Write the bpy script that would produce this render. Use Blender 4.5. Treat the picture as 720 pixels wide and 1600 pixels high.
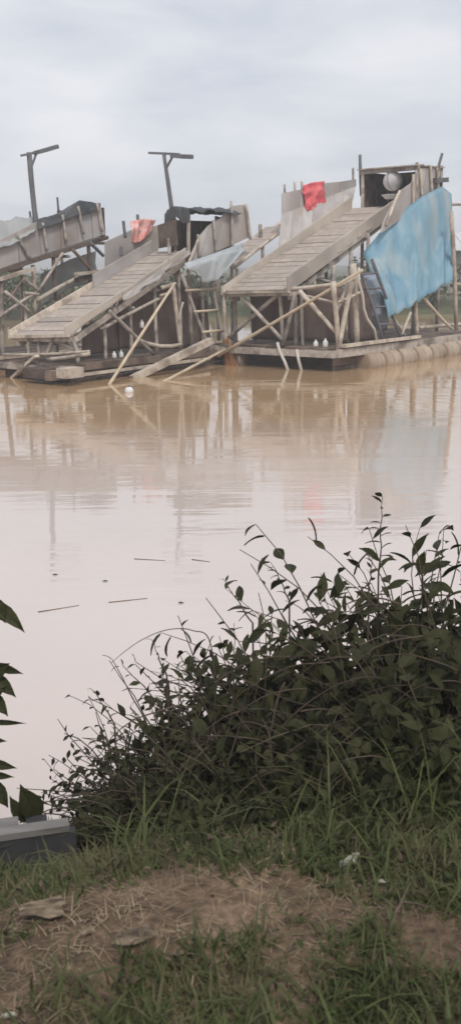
import bpy, math, random
import numpy as np
from mathutils import Vector, Matrix, noise

# ------------------------------------------------------------------ scene, camera, sky, sun
for o in list(bpy.data.objects):
    bpy.data.objects.remove(o)
scene = bpy.context.scene
col = scene.collection
random.seed(11)
rng = np.random.default_rng(11)
R = math.radians

FPX = 1600.0                                   # focal length in pixels of the 720x1600 photograph
CAM_Z = 2.3                                    # eye height above the water
cam_d = bpy.data.cameras.new('camera')
cam = bpy.data.objects.new('camera', cam_d)
col.objects.link(cam)
cam_d.sensor_fit = 'VERTICAL'
cam_d.sensor_height = 36.0
cam_d.lens = 36.0
cam_d.clip_start = 0.05
cam_d.clip_end = 6000
CM = Matrix.Translation((0, 0, CAM_Z)) @ Matrix.Rotation(R(90 - 13.53), 4, 'X') @ Matrix.Rotation(R(-1.0), 4, 'Z')
cam.matrix_world = CM
cam_d.dof.use_dof = True
cam_d.dof.focus_distance = 7.0
cam_d.dof.aperture_fstop = 5.6
scene.camera = cam
scene.render.resolution_x = 460
scene.render.resolution_y = 1024

SUN_EL, SUN_AZ = 52.0, 163.0                   # azimuth: compass from +Y clockwise; behind the camera, a little right
world = bpy.data.worlds.new('World')
scene.world = world
world.use_nodes = True
wn, wl = world.node_tree.nodes, world.node_tree.links
wn.clear()
w_out = wn.new('ShaderNodeOutputWorld')
w_bg = wn.new('ShaderNodeBackground')
w_sky = wn.new('ShaderNodeTexSky')
w_sky.sky_type = 'NISHITA'
w_sky.sun_disc = False
w_sky.sun_elevation = R(SUN_EL)
w_sky.sun_rotation = R(SUN_AZ)
w_sky.air_density = 1.0
w_sky.dust_density = 2.0
w_bg.inputs['Strength'].default_value = 0.10
w_tc = wn.new('ShaderNodeTexCoord')
w_map = wn.new('ShaderNodeMapping')
w_map.inputs['Scale'].default_value = (1.0, 1.0, 3.4)
w_n = wn.new('ShaderNodeTexNoise')
w_n.inputs['Scale'].default_value = 5.5
w_n.inputs['Detail'].default_value = 7.0
w_n.inputs['Roughness'].default_value = 0.52
w_n.inputs['Distortion'].default_value = 0.25
w_r = wn.new('ShaderNodeValToRGB')
w_r.color_ramp.elements[0].position = 0.34
w_r.color_ramp.elements[0].color = (5.35, 5.65, 6.25, 1)
w_r.color_ramp.elements[1].position = 0.68
w_r.color_ramp.elements[1].color = (7.15, 7.15, 7.4, 1)
w_mix = wn.new('ShaderNodeMix')
w_mix.data_type = 'RGBA'
w_mix.inputs[0].default_value = 0.93           # almost closed cloud cover
wl.new(w_tc.outputs['Generated'], w_map.inputs['Vector'])
wl.new(w_map.outputs[0], w_n.inputs['Vector'])
wl.new(w_n.outputs['Fac'], w_r.inputs['Fac'])
wl.new(w_sky.outputs[0], w_mix.inputs[6])
wl.new(w_r.outputs[0], w_mix.inputs[7])
wl.new(w_mix.outputs[2], w_bg.inputs['Color'])
wl.new(w_bg.outputs[0], w_out.inputs[0])

sun_d = bpy.data.lights.new('sun', 'SUN')
sun_d.energy = 1.5
sun_d.angle = R(14)
sun_d.color = (1.0, 0.94, 0.85)
sun = bpy.data.objects.new('sun', sun_d)
col.objects.link(sun)
sd = Vector((math.sin(R(SUN_AZ)) * math.cos(R(SUN_EL)), math.cos(R(SUN_AZ)) * math.cos(R(SUN_EL)), math.sin(R(SUN_EL))))
sun.rotation_euler = sd.to_track_quat('Z', 'Y').to_euler()
sun.location = (0, 0, 40)

vs = scene.view_settings
vs.view_transform = 'Standard'
vs.look = 'None'
vs.exposure = 0.34
vs.gamma = 1.0
scene.render.engine = 'CYCLES'

# ------------------------------------------------------------------ materials
MATS = {}


def nodes_of(name):
    m = bpy.data.materials.new(name)
    m.use_nodes = True
    nt = m.node_tree
    return m, nt.nodes, nt.links, nt.nodes['Principled BSDF']


def surf(name, c1, c2, rough=0.85, scale=3.0, stretch=(1, 1, 1), rnd=0.25, bump=0.15, detail=6.0, c3=None, spec=0.3,
         coords='Object', translucent=0.0, stain=None):
    """two-tone noise colour, a per-object brightness offset, fine relief and optional blotches of a third colour"""
    m, n, l, p = nodes_of(name)
    tc = n.new('ShaderNodeTexCoord')
    mp = n.new('ShaderNodeMapping')
    mp.inputs['Scale'].default_value = stretch
    oi = n.new('ShaderNodeObjectInfo')
    add = n.new('ShaderNodeVectorMath')
    add.operation = 'ADD'
    l.new(tc.outputs[coords], mp.inputs['Vector'])
    l.new(mp.outputs[0], add.inputs[0])
    mul = n.new('ShaderNodeMath')
    mul.operation = 'MULTIPLY'
    mul.inputs[1].default_value = 37.0
    l.new(oi.outputs['Random'], mul.inputs[0])
    l.new(mul.outputs[0], add.inputs[1])
    nz = n.new('ShaderNodeTexNoise')
    nz.inputs['Scale'].default_value = scale
    nz.inputs['Detail'].default_value = detail
    nz.inputs['Roughness'].default_value = 0.62
    l.new(add.outputs[0], nz.inputs['Vector'])
    rp = n.new('ShaderNodeValToRGB')
    rp.color_ramp.elements[0].position = 0.3
    rp.color_ramp.elements[1].position = 0.7
    rp.color_ramp.elements[0].color = (*c1, 1)
    rp.color_ramp.elements[1].color = (*c2, 1)
    l.new(nz.outputs['Fac'], rp.inputs['Fac'])
    out = rp.outputs['Color']
    if c3 is not None:
        n2 = n.new('ShaderNodeTexNoise')
        n2.inputs['Scale'].default_value = scale * 0.33 if stain is None else stain
        n2.inputs['Detail'].default_value = 4
        l.new(add.outputs[0], n2.inputs['Vector'])
        r2 = n.new('ShaderNodeMapRange')
        r2.inputs['From Min'].default_value = 0.5
        r2.inputs['From Max'].default_value = 0.66
        l.new(n2.outputs['Fac'], r2.inputs['Value'])
        mx = n.new('ShaderNodeMix')
        mx.data_type = 'RGBA'
        l.new(r2.outputs[0], mx.inputs[0])
        l.new(out, mx.inputs[6])
        mx.inputs[7].default_value = (*c3, 1)
        out = mx.outputs[2]
    hs = n.new('ShaderNodeHueSaturation')
    mr = n.new('ShaderNodeMapRange')
    mr.inputs['To Min'].default_value = 1 - rnd
    mr.inputs['To Max'].default_value = 1 + rnd
    l.new(oi.outputs['Random'], mr.inputs['Value'])
    l.new(mr.outputs[0], hs.inputs['Value'])
    l.new(out, hs.inputs['Color'])
    l.new(hs.outputs[0], p.inputs['Base Color'])
    p.inputs['Roughness'].default_value = rough
    p.inputs['Specular IOR Level'].default_value = spec
    if bump:
        b = n.new('ShaderNodeBump')
        b.inputs['Strength'].default_value = bump
        b.inputs['Distance'].default_value = 0.02
        l.new(nz.outputs['Fac'], b.inputs['Height'])
        l.new(b.outputs[0], p.inputs['Normal'])
    if translucent:
        t = n.new('ShaderNodeBsdfTranslucent')
        ms = n.new('ShaderNodeMixShader')
        ms.inputs[0].default_value = translucent
        l.new(hs.outputs[0], t.inputs['Color'])
        l.new(p.outputs[0], ms.inputs[1])
        l.new(t.outputs[0], ms.inputs[2])
        l.new(ms.outputs[0], n['Material Output'].inputs['Surface'])
    MATS[name] = m
    return m


surf('pale_wood', (.42, .355, .29), (.66, .585, .50), stretch=(4, 4, 4), scale=2.2, rnd=.18, c3=(.30, .245, .20))
surf('grey_wood', (.32, .275, .24), (.52, .465, .415), stretch=(4, 4, 4), scale=2.0, rnd=.22, c3=(.18, .15, .13))
surf('brown_wood', (.13, .095, .075), (.25, .19, .15), stretch=(3, 3, 3), scale=2.0, rnd=.25, c3=(.09, .065, .05))
surf('dark_wood', (.055, .04, .033), (.12, .09, .075), stretch=(3, 3, 3), scale=2.0, rnd=.25)
surf('deck_wood', (.33, .275, .235), (.49, .425, .375), stretch=(3, 3, 3), scale=1.6, rnd=.08, c3=(.36, .315, .285))
surf('bamboo', (.42, .34, .24), (.62, .53, .40), scale=3, rnd=.15)
surf('mast_wood', (.10, .105, .12), (.19, .19, .20), scale=3, rnd=.1)
surf('board_grey', (.36, .34, .335), (.52, .49, .475), scale=1.5, rnd=.13, c3=(.33, .28, .25))
surf('board_beige', (.44, .385, .33), (.58, .52, .455), scale=1.5, rnd=.1, c3=(.34, .30, .27))
surf('drum', (.36, .28, .21), (.52, .43, .34), rough=.6, scale=2, rnd=.16, c3=(.27, .19, .13))
surf('blue_drum', (.20, .25, .32), (.32, .37, .43), rough=.5, scale=2, rnd=.05)
surf('blue_tarp', (.20, .385, .505), (.31, .49, .60), rough=.42, scale=.9, stretch=(3, 3, .35), rnd=.0, c3=(.42, .52, .555),
     bump=.3, translucent=.25, stain=.45)
surf('pale_tarp', (.42, .47, .50), (.62, .65, .67), rough=.5, scale=1.4, rnd=.05, c3=(.33, .42, .48), bump=.4, translucent=.2)
surf('grey_tarp', (.27, .28, .28), (.40, .41, .40), rough=.6, scale=1.2, rnd=.05, bump=.4)
surf('dark_tarp', (.035, .04, .045), (.10, .105, .11), rough=.6, scale=2.5, rnd=.1, bump=.5)
surf('brown_sheet', (.10, .07, .06), (.19, .14, .12), rough=.8, scale=1.2, rnd=.1, stretch=(2, 2, .7))
surf('red_cloth', (.78, .11, .13), (.90, .23, .25), rough=.9, scale=4, rnd=.0, translucent=.12)
surf('pink_cloth', (.72, .62, .55), (.80, .12, .12), rough=.9, scale=7, rnd=.0)
surf('rust_cloth', (.30, .15, .08), (.42, .23, .13), rough=.9, scale=4, rnd=.0)
surf('white_plastic', (.68, .68, .67), (.80, .80, .79), rough=.4, scale=3, rnd=.05, bump=.03)
surf('buoy_white', (.55, .55, .57), (.74, .74, .75), rough=.5, scale=1.6, rnd=.0, c3=(.45, .43, .42))
surf('hose', (.55, .52, .47), (.68, .65, .60), rough=.5, scale=3, rnd=.05)
surf('metal_roof', (.50, .51, .53), (.66, .67, .68), rough=.5, scale=.6, rnd=.08)
surf('leaf_dark', (.022, .025, .010), (.052, .053, .022), rough=.6, spec=.12, scale=6, rnd=.25, bump=0, translucent=.15, coords='Object')
surf('leaf_green', (.032, .044, .014), (.07, .088, .030), rough=.6, spec=.15, scale=6, rnd=.25, bump=0, translucent=.2)
surf('leaf_far', (.075, .095, .05), (.15, .17, .09), rough=.8, scale=1.2, rnd=.3, bump=0, translucent=.2)
surf('stem', (.055, .045, .032), (.12, .095, .065), scale=8, rnd=.2)
surf('grass_green', (.042, .055, .015), (.105, .128, .042), rough=.6, scale=3.2, rnd=0, bump=0, translucent=.25, c3=(.12, .105, .052), stain=3.0)
surf('grass_dry', (.15, .11, .072), (.40, .31, .21), rough=.85, scale=5, rnd=0, bump=0, c3=(.12, .09, .06), stain=2.5)
surf('litter', (.06, .043, .03), (.15, .11, .078), rough=.9, scale=9, rnd=.3)
surf('bark_piece', (.10, .075, .05), (.30, .235, .165), rough=.9, scale=34, rnd=.12, bump=.6, stretch=(1, 2.5, 1), c3=(.07, .052, .035), stain=14)
surf('pale_litter', (.34, .32, .26), (.48, .46, .39), rough=.7, scale=8, rnd=.1)
surf('far_earth', (.075, .085, .04), (.14, .14, .075), rough=.95, scale=.2, rnd=0, c3=(.17, .145, .09))
surf('landing_wood', (.12, .115, .11), (.21, .20, .195), rough=.8, scale=3, rnd=.12, stretch=(1, 6, 6), bump=.4)
surf('landing_side', (.035, .035, .04), (.075, .075, .08), rough=.85, scale=3, rnd=.1)


def ground_material():
    m, n, l, p = nodes_of('bank_soil')
    tc = n.new('ShaderNodeTexCoord')
    a = n.new('ShaderNodeTexNoise')
    a.inputs['Scale'].default_value = 2.6
    a.inputs['Detail'].default_value = 9
    a.inputs['Roughness'].default_value = .7
    b = n.new('ShaderNodeTexNoise')
    b.inputs['Scale'].default_value = 42
    b.inputs['Detail'].default_value = 5
    l.new(tc.outputs['Object'], a.inputs['Vector'])
    l.new(tc.outputs['Object'], b.inputs['Vector'])
    r = n.new('ShaderNodeValToRGB')
    e = r.color_ramp.elements
    e[0].position, e[0].color = .32, (.045, .032, .022, 1)
    e[1].position, e[1].color = .70, (.24, .175, .12, 1)
    x = e.new(.5)
    x.color = (.14, .10, .07, 1)
    l.new(a.outputs['Fac'], r.inputs['Fac'])
    r2 = n.new('ShaderNodeValToRGB')
    r2.color_ramp.elements[0].position, r2.color_ramp.elements[0].color = .3, (.5, .5, .5, 1)
    r2.color_ramp.elements[1].position, r2.color_ramp.elements[1].color = .7, (1.25, 1.2, 1.15, 1)
    l.new(b.outputs['Fac'], r2.inputs['Fac'])
    mx = n.new('ShaderNodeMix')
    mx.data_type = 'RGBA'
    mx.blend_type = 'MULTIPLY'
    mx.inputs[0].default_value = 1
    l.new(r.outputs[0], mx.inputs[6])
    l.new(r2.outputs[0], mx.inputs[7])
    l.new(mx.outputs[2], p.inputs['Base Color'])
    p.inputs['Roughness'].default_value = .95
    p.inputs['Specular IOR Level'].default_value = .15
    bp = n.new('ShaderNodeBump')
    bp.inputs['Strength'].default_value = .8
    bp.inputs['Distance'].default_value = .015
    l.new(b.outputs['Fac'], bp.inputs['Height'])
    l.new(bp.outputs[0], p.inputs['Normal'])
    MATS['bank_soil'] = m


def water_material():
    m, n, l, p = nodes_of('muddy_water')
    tc = n.new('ShaderNodeTexCoord')
    big = n.new('ShaderNodeTexNoise')
    big.inputs['Scale'].default_value = .16
    big.inputs['Detail'].default_value = 3
    mpb = n.new('ShaderNodeMapping')
    mpb.inputs['Scale'].default_value = (.35, 1.5, 1)
    l.new(tc.outputs['Object'], mpb.inputs['Vector'])
    l.new(mpb.outputs[0], big.inputs['Vector'])
    rc = n.new('ShaderNodeValToRGB')  # mud tone paled on the near water: sky reflection painted into the colour
    rc.color_ramp.elements[0].position, rc.color_ramp.elements[0].color = .3, (.57, .49, .45, 1)
    rc.color_ramp.elements[1].position, rc.color_ramp.elements[1].color = .7, (.63, .55, .51, 1)
    l.new(big.outputs['Fac'], rc.inputs['Fac'])
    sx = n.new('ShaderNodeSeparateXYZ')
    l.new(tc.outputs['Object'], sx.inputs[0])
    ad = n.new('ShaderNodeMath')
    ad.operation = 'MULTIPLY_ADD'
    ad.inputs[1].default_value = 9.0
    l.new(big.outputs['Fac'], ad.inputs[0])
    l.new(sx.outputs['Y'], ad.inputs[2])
    ch = n.new('ShaderNodeMapRange')  # fades the painted sky reflection into brown mud towards the rafts
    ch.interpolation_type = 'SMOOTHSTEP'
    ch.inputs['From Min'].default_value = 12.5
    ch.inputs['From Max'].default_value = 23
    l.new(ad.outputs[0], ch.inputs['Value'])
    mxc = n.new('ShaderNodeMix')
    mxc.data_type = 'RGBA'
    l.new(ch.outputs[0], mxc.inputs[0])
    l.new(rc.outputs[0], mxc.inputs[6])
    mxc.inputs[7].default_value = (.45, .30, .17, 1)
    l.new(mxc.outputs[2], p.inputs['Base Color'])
    p.inputs['Roughness'].default_value = .03
    p.inputs['IOR'].default_value = 1.6
    p.inputs['Specular IOR Level'].default_value = .5
    mp = n.new('ShaderNodeMapping')
    mp.inputs['Scale'].default_value = (.55, 3.4, 1)
    l.new(tc.outputs['Object'], mp.inputs['Vector'])
    f = n.new('ShaderNodeTexNoise')
    f.inputs['Scale'].default_value = 1.5
    f.inputs['Detail'].default_value = 3
    f.inputs['Roughness'].default_value = .5
    l.new(mp.outputs[0], f.inputs['Vector'])
    # long gentle swell plus ripple patches that come and go
    mp2 = n.new('ShaderNodeMapping')
    mp2.inputs['Scale'].default_value = (.16, .8, 1)
    l.new(tc.outputs['Object'], mp2.inputs['Vector'])
    g = n.new('ShaderNodeTexNoise')
    g.inputs['Scale'].default_value = 1.1
    g.inputs['Detail'].default_value = 1
    l.new(mp2.outputs[0], g.inputs['Vector'])
    mr = n.new('ShaderNodeMapRange')
    mr.inputs['From Min'].default_value = .48
    mr.inputs['From Max'].default_value = .68
    mr.inputs['To Min'].default_value = .25
    mr.inputs['To Max'].default_value = 1.0
    l.new(g.outputs['Fac'], mr.inputs['Value'])
    mu = n.new('ShaderNodeMath')
    mu.operation = 'MULTIPLY'
    l.new(f.outputs['Fac'], mu.inputs[0])
    l.new(mr.outputs[0], mu.inputs[1])
    bp = n.new('ShaderNodeBump')
    bp.inputs['Strength'].default_value = .16
    bp.inputs['Distance'].default_value = .05
    l.new(mu.outputs[0], bp.inputs['Height'])
    l.new(bp.outputs[0], p.inputs['Normal'])
    MATS['muddy_water'] = m


ground_material()
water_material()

# ------------------------------------------------------------------ helpers
WLOC = {}                                       # world location of every parent


def ray(px, py):
    d = CM.to_3x3() @ Vector(((px - 360) / FPX, (800 - py) / FPX, -1))
    return Vector((0, 0, CAM_Z)), d


def on_z(px, py, z=0.0):
    o, d = ray(px, py)
    return o + d * ((z - o.z) / d.z)


def on_y(px, py, y):
    o, d = ray(px, py)
    return o + d * ((y - o.y) / d.y)


def make(name, verts, faces, mat, parent=None, origin=None, smooth=False):
    vs_ = [Vector(v) for v in verts]
    if origin is None:
        origin = sum(vs_, Vector()) / len(vs_)
    origin = Vector(origin)
    me = bpy.data.meshes.new(name)
    me.from_pydata([v - origin for v in vs_], [], faces)
    me.materials.append(MATS[mat])
    if smooth:
        me.polygons.foreach_set('use_smooth', [True] * len(me.polygons))
    me.update()
    return link(name, me, parent, origin)


def make_np(name, V, F, mat, parent=None, smooth=False):
    """V (n,3) world coordinates, F (m,k)"""
    me = bpy.data.meshes.new(name)
    o = Vector(V.mean(axis=0).tolist())
    V = V - np.array(o)
    me.from_pydata(V.tolist(), [], F.tolist() if hasattr(F, 'tolist') else F)
    me.materials.append(MATS[mat])
    if smooth:
        me.polygons.foreach_set('use_smooth', [True] * len(me.polygons))
    me.update()
    return link(name, me, parent, o)


def link(name, me, parent, origin):
    o = bpy.data.objects.new(name, me)
    col.objects.link(o)
    if parent:
        o.parent = parent
        o.location = Vector(origin) - WLOC[parent.name]
    else:
        o.location = origin
    WLOC[o.name] = Vector(origin)
    return o


def thing(name, label, cat, loc, group=None):
    o = bpy.data.objects.new(name, None)
    o.empty_display_size = .2
    col.objects.link(o)
    o.location = loc
    WLOC[o.name] = Vector(loc)
    return tag(o, label, cat, group)


def tag(o, label, cat, group=None, kind=None):
    o['label'] = label
    o['category'] = cat
    if group:
        o['group'] = group
    if kind:
        o['kind'] = kind
    return o


def beam_geo(a, b, w, h, up=None, jit=.08):
    """squared timber from a to b, sawn a little unevenly and twisted"""
    a, b = Vector(a), Vector(b)
    d = (b - a).normalized()
    up = Vector(up) if up is not None else (Vector((0, 0, 1)) if abs(d.z) < .85 else Vector((0, -1, 0)))
    s = d.cross(up).normalized()
    u = s.cross(d).normalized()
    V = []
    mid = (a + b) / 2 + s * random.uniform(-.012, .012) + u * random.uniform(-.012, .012)
    for c in (a, mid, b):
        kw = w / 2 * (1 + random.uniform(-jit, jit))
        kh = h / 2 * (1 + random.uniform(-jit, jit))
        V += [c + s * kw + u * kh, c - s * kw + u * kh, c - s * kw - u * kh, c + s * kw - u * kh]
    F = [(0, 1, 2, 3), (11, 10, 9, 8)]
    for k in (0, 4):
        for i in range(4):
            j = (i + 1) % 4
            F.append((k + i, k + 4 + i, k + 4 + j, k + j))
    return V, F


def beam(name, a, b, w, h, mat, parent, up=None):
    V, F = beam_geo(a, b, w, h, up)
    return make(name, V, F, mat, parent)


def tube_geo(pts, radii, n=8, caps=True):
    pts = [Vector(p) for p in pts]
    V, F = [], []
    prev = None
    for i, p in enumerate(pts):
        d = (pts[min(i + 1, len(pts) - 1)] - pts[max(i - 1, 0)]).normalized()
        if prev is None:
            s = d.cross(Vector((0, 0, 1)) if abs(d.z) < .9 else Vector((0, 1, 0))).normalized()
        else:
            s = (prev - d * prev.dot(d)).normalized()
        prev = s
        u = d.cross(s)
        r = radii[i] if hasattr(radii, '__len__') else radii
        for k in range(n):
            a = 2 * math.pi * k / n
            V.append(p + (s * math.cos(a) + u * math.sin(a)) * r)
    for i in range(len(pts) - 1):
        for k in range(n):
            j = (k + 1) % n
            F.append((i * n + k, i * n + j, (i + 1) * n + j, (i + 1) * n + k))
    if caps:
        F.append(tuple(reversed(range(n))))
        F.append(tuple(range((len(pts) - 1) * n, len(pts) * n)))
    return V, F


def pole(name, a, b, r, mat, parent, r2=None, bend=.02, seg=6):
    """round pole: tapered, slightly crooked"""
    a, b = Vector(a), Vector(b)
    L = (b - a).length
    off = Vector((random.uniform(-1, 1), random.uniform(-1, 1), random.uniform(-1, 1))) * bend * L * .5
    pts, rad = [], []
    for i in range(seg + 1):
        t = i / seg
        pts.append(a.lerp(b, t) + off * math.sin(math.pi * t))
        rad.append((r + ((r2 if r2 else r * .85) - r) * t) * random.uniform(.94, 1.06))
    V, F = tube_geo(pts, rad)
    return make(name, V, F, mat, parent, smooth=True)


def box_geo(c, ax, ay, az):
    """oriented box: centre and three half-axis vectors"""
    c, ax, ay, az = map(Vector, (c, ax, ay, az))
    V = [c + ax * i + ay * j + az * k for k in (-1, 1) for j in (-1, 1) for i in (-1, 1)]
    F = [(0, 2, 3, 1), (4, 5, 7, 6), (0, 1, 5, 4), (2, 6, 7, 3), (0, 4, 6, 2), (1, 3, 7, 5)]
    return V, F


def slab(name, corners, thick, nrm, mat, parent, sub=1):
    """four-cornered board of a given thickness along nrm"""
    q = [Vector(c) for c in corners]
    n_ = Vector(nrm).normalized() * thick
    V = q + [c - n_ for c in q]
    F = [(0, 1, 2, 3), (7, 6, 5, 4)] + [(i, i + 4, (i + 1) % 4 + 4, (i + 1) % 4) for i in range(4)]
    return make(name, V, F, mat, parent)


def cloth(name, grid, mat, parent, amp=.04, freq=2.2, thick=.012, vertical=True, seed=0., nrm=None, ragged=0.0):
    """cloth spanned over a coarse grid of points (rows x cols), subdivided, with folds; two-sided thin solid"""
    rows, cols_ = len(grid), len(grid[0])
    NU, NV = max(10, 8 * (cols_ - 1)), max(10, 8 * (rows - 1))
    V, F = [], []

    def at(u, v):
        x, y = u * (cols_ - 1), v * (rows - 1)
        i, j = min(int(x), cols_ - 2), min(int(y), rows - 2)
        fx, fy = x - i, y - j
        a, b = Vector(grid[j][i]), Vector(grid[j][i + 1])
        c, d = Vector(grid[j + 1][i]), Vector(grid[j + 1][i + 1])
        return a.lerp(b, fx).lerp(c.lerp(d, fx), fy)
    if nrm is None:
        e1 = Vector(grid[0][-1]) - Vector(grid[0][0])
        e2 = Vector(grid[-1][0]) - Vector(grid[0][0])
        nrm = e1.cross(e2).normalized()
    nrm = Vector(nrm)
    for j in range(NV + 1):
        for i in range(NU + 1):
            u, v = i / NU, j / NV
            p = at(u, v)
            q = Vector((u * freq * 3, v * freq * (.7 if vertical else 3), seed))
            k = noise.fractal(q, .9, 2.1, 4)
            p = p + nrm * amp * k * (.25 + .75 * min(1, 3 * v))
            if ragged and j == NV:
                p.z += ragged * noise.noise(Vector((u * 9, seed, 0)))
            V.append(p)
    n0 = len(V)
    V += [p - nrm * thick for p in V]
    W = NU + 1
    for j in range(NV):
        for i in range(NU):
            a = j * W + i
            F.append((a, a + 1, a + 1 + W, a + W))
            F.append((n0 + a + W, n0 + a + 1 + W, n0 + a + 1, n0 + a))
    rim = [i for i in range(W)] + [j * W + NU for j in range(1, NV + 1)] + [NV * W + i for i in range(NU - 1, -1, -1)] + \
          [j * W for j in range(NV - 1, 0, -1)]
    for k in range(len(rim)):
        a, b = rim[k], rim[(k + 1) % len(rim)]
        F.append((a, n0 + a, n0 + b, b))
    return make(name, V, F, mat, parent, smooth=True)


def lathe(name, c, axis, prof, mat, parent, n=16, smooth=True):
    """prof: list of (distance along axis, radius)"""
    c, axis = Vector(c), Vector(axis).normalized()
    s = axis.cross(Vector((0, 0, 1)) if abs(axis.z) < .9 else Vector((0, 1, 0))).normalized()
    u = axis.cross(s)
    V, F = [], []
    for d, r in prof:
        for k in range(n):
            a = 2 * math.pi * k / n
            V.append(c + axis * d + (s * math.cos(a) + u * math.sin(a)) * r)
    for i in range(len(prof) - 1):
        for k in range(n):
            j = (k + 1) % n
            F.append((i * n + k, i * n + j, (i + 1) * n + j, (i + 1) * n + k))
    F.append(tuple(reversed(range(n))))
    F.append(tuple(range((len(prof) - 1) * n, len(prof) * n)))
    return make(name, V, F, mat, parent, smooth=smooth)


# ------------------------------------------------------------------ setting: bank, water, far bank
def sstep(t):
    t = np.clip(t, 0, 1)
    return t * t * (3 - 2 * t)


def shore(x):
    return 4.02 + .22 * np.clip(x + .6, 0, 6) + .12 * np.sin(x * 1.7)


def ground_z(x, y):
    x, y = np.asarray(x, float), np.asarray(y, float)
    d = shore(x) - y
    z = np.where(d > 0, .76 * sstep(d / 1.9) + .02 * np.clip(d - 1.9, 0, 30), .55 * d)
    z = z + .022 * np.sin(x * 5.1 + y * 2.3) * np.sin(y * 4.3 - x) + .012 * np.sin(x * 13 + 1.3) * np.sin(y * 11 + .4)
    return np.maximum(z, -2.2)


def gz(x, y):
    return float(ground_z(x, y))


def on_ground(px, py):
    o, d = ray(px, py)
    t = .3
    while t < 9:
        p = o + d * t
        if p.z <= gz(p.x, p.y):
            return p
        t += .01
    return o + d * t


xs = np.concatenate([np.linspace(-60, -4.2, 12), np.linspace(-4, 4, 161), np.linspace(4.2, 60, 12)])
ys = np.concatenate([np.linspace(-60, -1.2, 12), np.linspace(-1, 7, 161), np.linspace(7.3, 10, 6)])
X, Y = np.meshgrid(xs, ys)
V = np.stack([X.ravel(), Y.ravel(), ground_z(X, Y).ravel()], 1)
nx, ny = len(xs), len(ys)
idx = np.arange(nx * ny).reshape(ny, nx)
F = np.stack([idx[:-1, :-1].ravel(), idx[:-1, 1:].ravel(), idx[1:, 1:].ravel(), idx[1:, :-1].ravel()], 1)
bank = make_np('river_bank', V, F, 'bank_soil', smooth=True)
bank['kind'] = 'structure'
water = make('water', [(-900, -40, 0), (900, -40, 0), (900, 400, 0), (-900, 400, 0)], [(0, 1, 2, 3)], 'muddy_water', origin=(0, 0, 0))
water['kind'] = 'structure'
fx = np.concatenate([np.linspace(-2500, -60, 14), np.linspace(-55, 55, 60), np.linspace(60, 2500, 14)])
fy = np.concatenate([np.linspace(44, 60, 18), np.array([70, 90, 140, 300, 800, 2000, 4500])])
X, Y = np.meshgrid(fx, fy)
Z = -.4 + 1.0 * sstep((Y - 45.5 - .8 * np.sin(X * .4)) / 5) + .3 * np.sin(X * .31) * np.sin(Y * .27) * (Y > 47) + .004 * np.clip(Y - 60, 0, 200)
V = np.stack([X.ravel(), Y.ravel(), Z.ravel()], 1)
nx, ny = len(fx), len(fy)
idx = np.arange(nx * ny).reshape(ny, nx)
F = np.stack([idx[:-1, :-1].ravel(), idx[:-1, 1:].ravel(), idx[1:, 1:].ravel(), idx[1:, :-1].ravel()], 1)
fb = make_np('far_bank', V, F, 'far_earth', smooth=True)
fb['kind'] = 'structure'

# ------------------------------------------------------------------ sluice rafts
ALPHA = R(50)
U = Vector((math.cos(ALPHA), math.sin(ALPHA), 0))        # up the sluice: right and away
T = Vector((math.sin(ALPHA), -math.cos(ALPHA), 0))       # across it: right and nearer
ZUP = Vector((0, 0, 1))


class Raft:
    def __init__(self, name, label, px, py):
        self.o = on_z(px, py, 0)
        self.root = thing(name, label, 'sluice raft', self.o, 'wooden sluice rafts moored in a row')

    def side(self, px, py, t=0.0):                       # pixel onto the vertical plane t = const
        o, d = ray(px, py)
        k = (t - (o - self.o).dot(T)) / d.dot(T)
        return o + d * k

    def front(self, px, py, s=0.0):                      # pixel onto the vertical plane s = const
        o, d = ray(px, py)
        k = (s - (o - self.o).dot(U)) / d.dot(U)
        return o + d * k

    def st(self, p):
        q = Vector(p) - self.o
        return q.dot(U), q.dot(T), p[2]

    def at(self, s, t, z):
        return self.o + U * s + T * t + ZUP * z

    # members
    def post(self, a, b, w=.10, mat='pale_wood', name='post', t=0.0, s=None, rnd=True):
        f = (lambda q: self.side(q[0], q[1], t)) if s is None else (lambda q: self.front(q[0], q[1], s))
        if rnd:
            return pole(name, f(a), f(b), w / 2, mat, self.root)
        return beam(name, f(a), f(b), w, w * .7, mat, self.root)


def ramp(r, lr, rr, top_r, top_l, n, thick=.035, mat='deck_wood'):
    """inclined plank floor: lr/rr low left and right corners (points), top_r upper right corner; planks laid across"""
    lr, rr, top_r = Vector(lr), Vector(rr), Vector(top_r)
    run = top_r - rr
    wide = lr - rr
    runl = Vector(top_l) - lr
    nrm = wide.cross(run).normalized()
    if nrm.z < 0:
        nrm = -nrm
    for i in range(n):
        g = .05 + random.uniform(0, .05)
        a, b = i / n, (i + 1 - g) / n
        dz = nrm * (random.uniform(-.006, .012))
        e0, e1 = random.uniform(-.01, .03), random.uniform(-.01, .03)
        q = [rr + run * a - wide * e0 + dz, rr + run * b - wide * e0 + dz, lr + runl * b + wide * e1 + dz, lr + runl * a + wide * e1 + dz]
        slab('ramp_plank', q, thick, nrm, mat, r.root)
    return run, runl, nrm


def drum_float(r, c, axis, L, rad):
    """steel drum lying in the water with two rolling hoops"""
    p = []
    for a, k in ((0, .80), (.03, .97), (.06, 1), (.32, 1), (.335, 1.03), (.35, 1), (.65, 1), (.665, 1.03), (.68, 1), (.94, 1), (.97, .97), (1, .80)):
        p.append(((a - .5) * L, rad * k))
    return lathe('float_drum', c, axis, p, 'drum', r.root, n=18)


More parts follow.
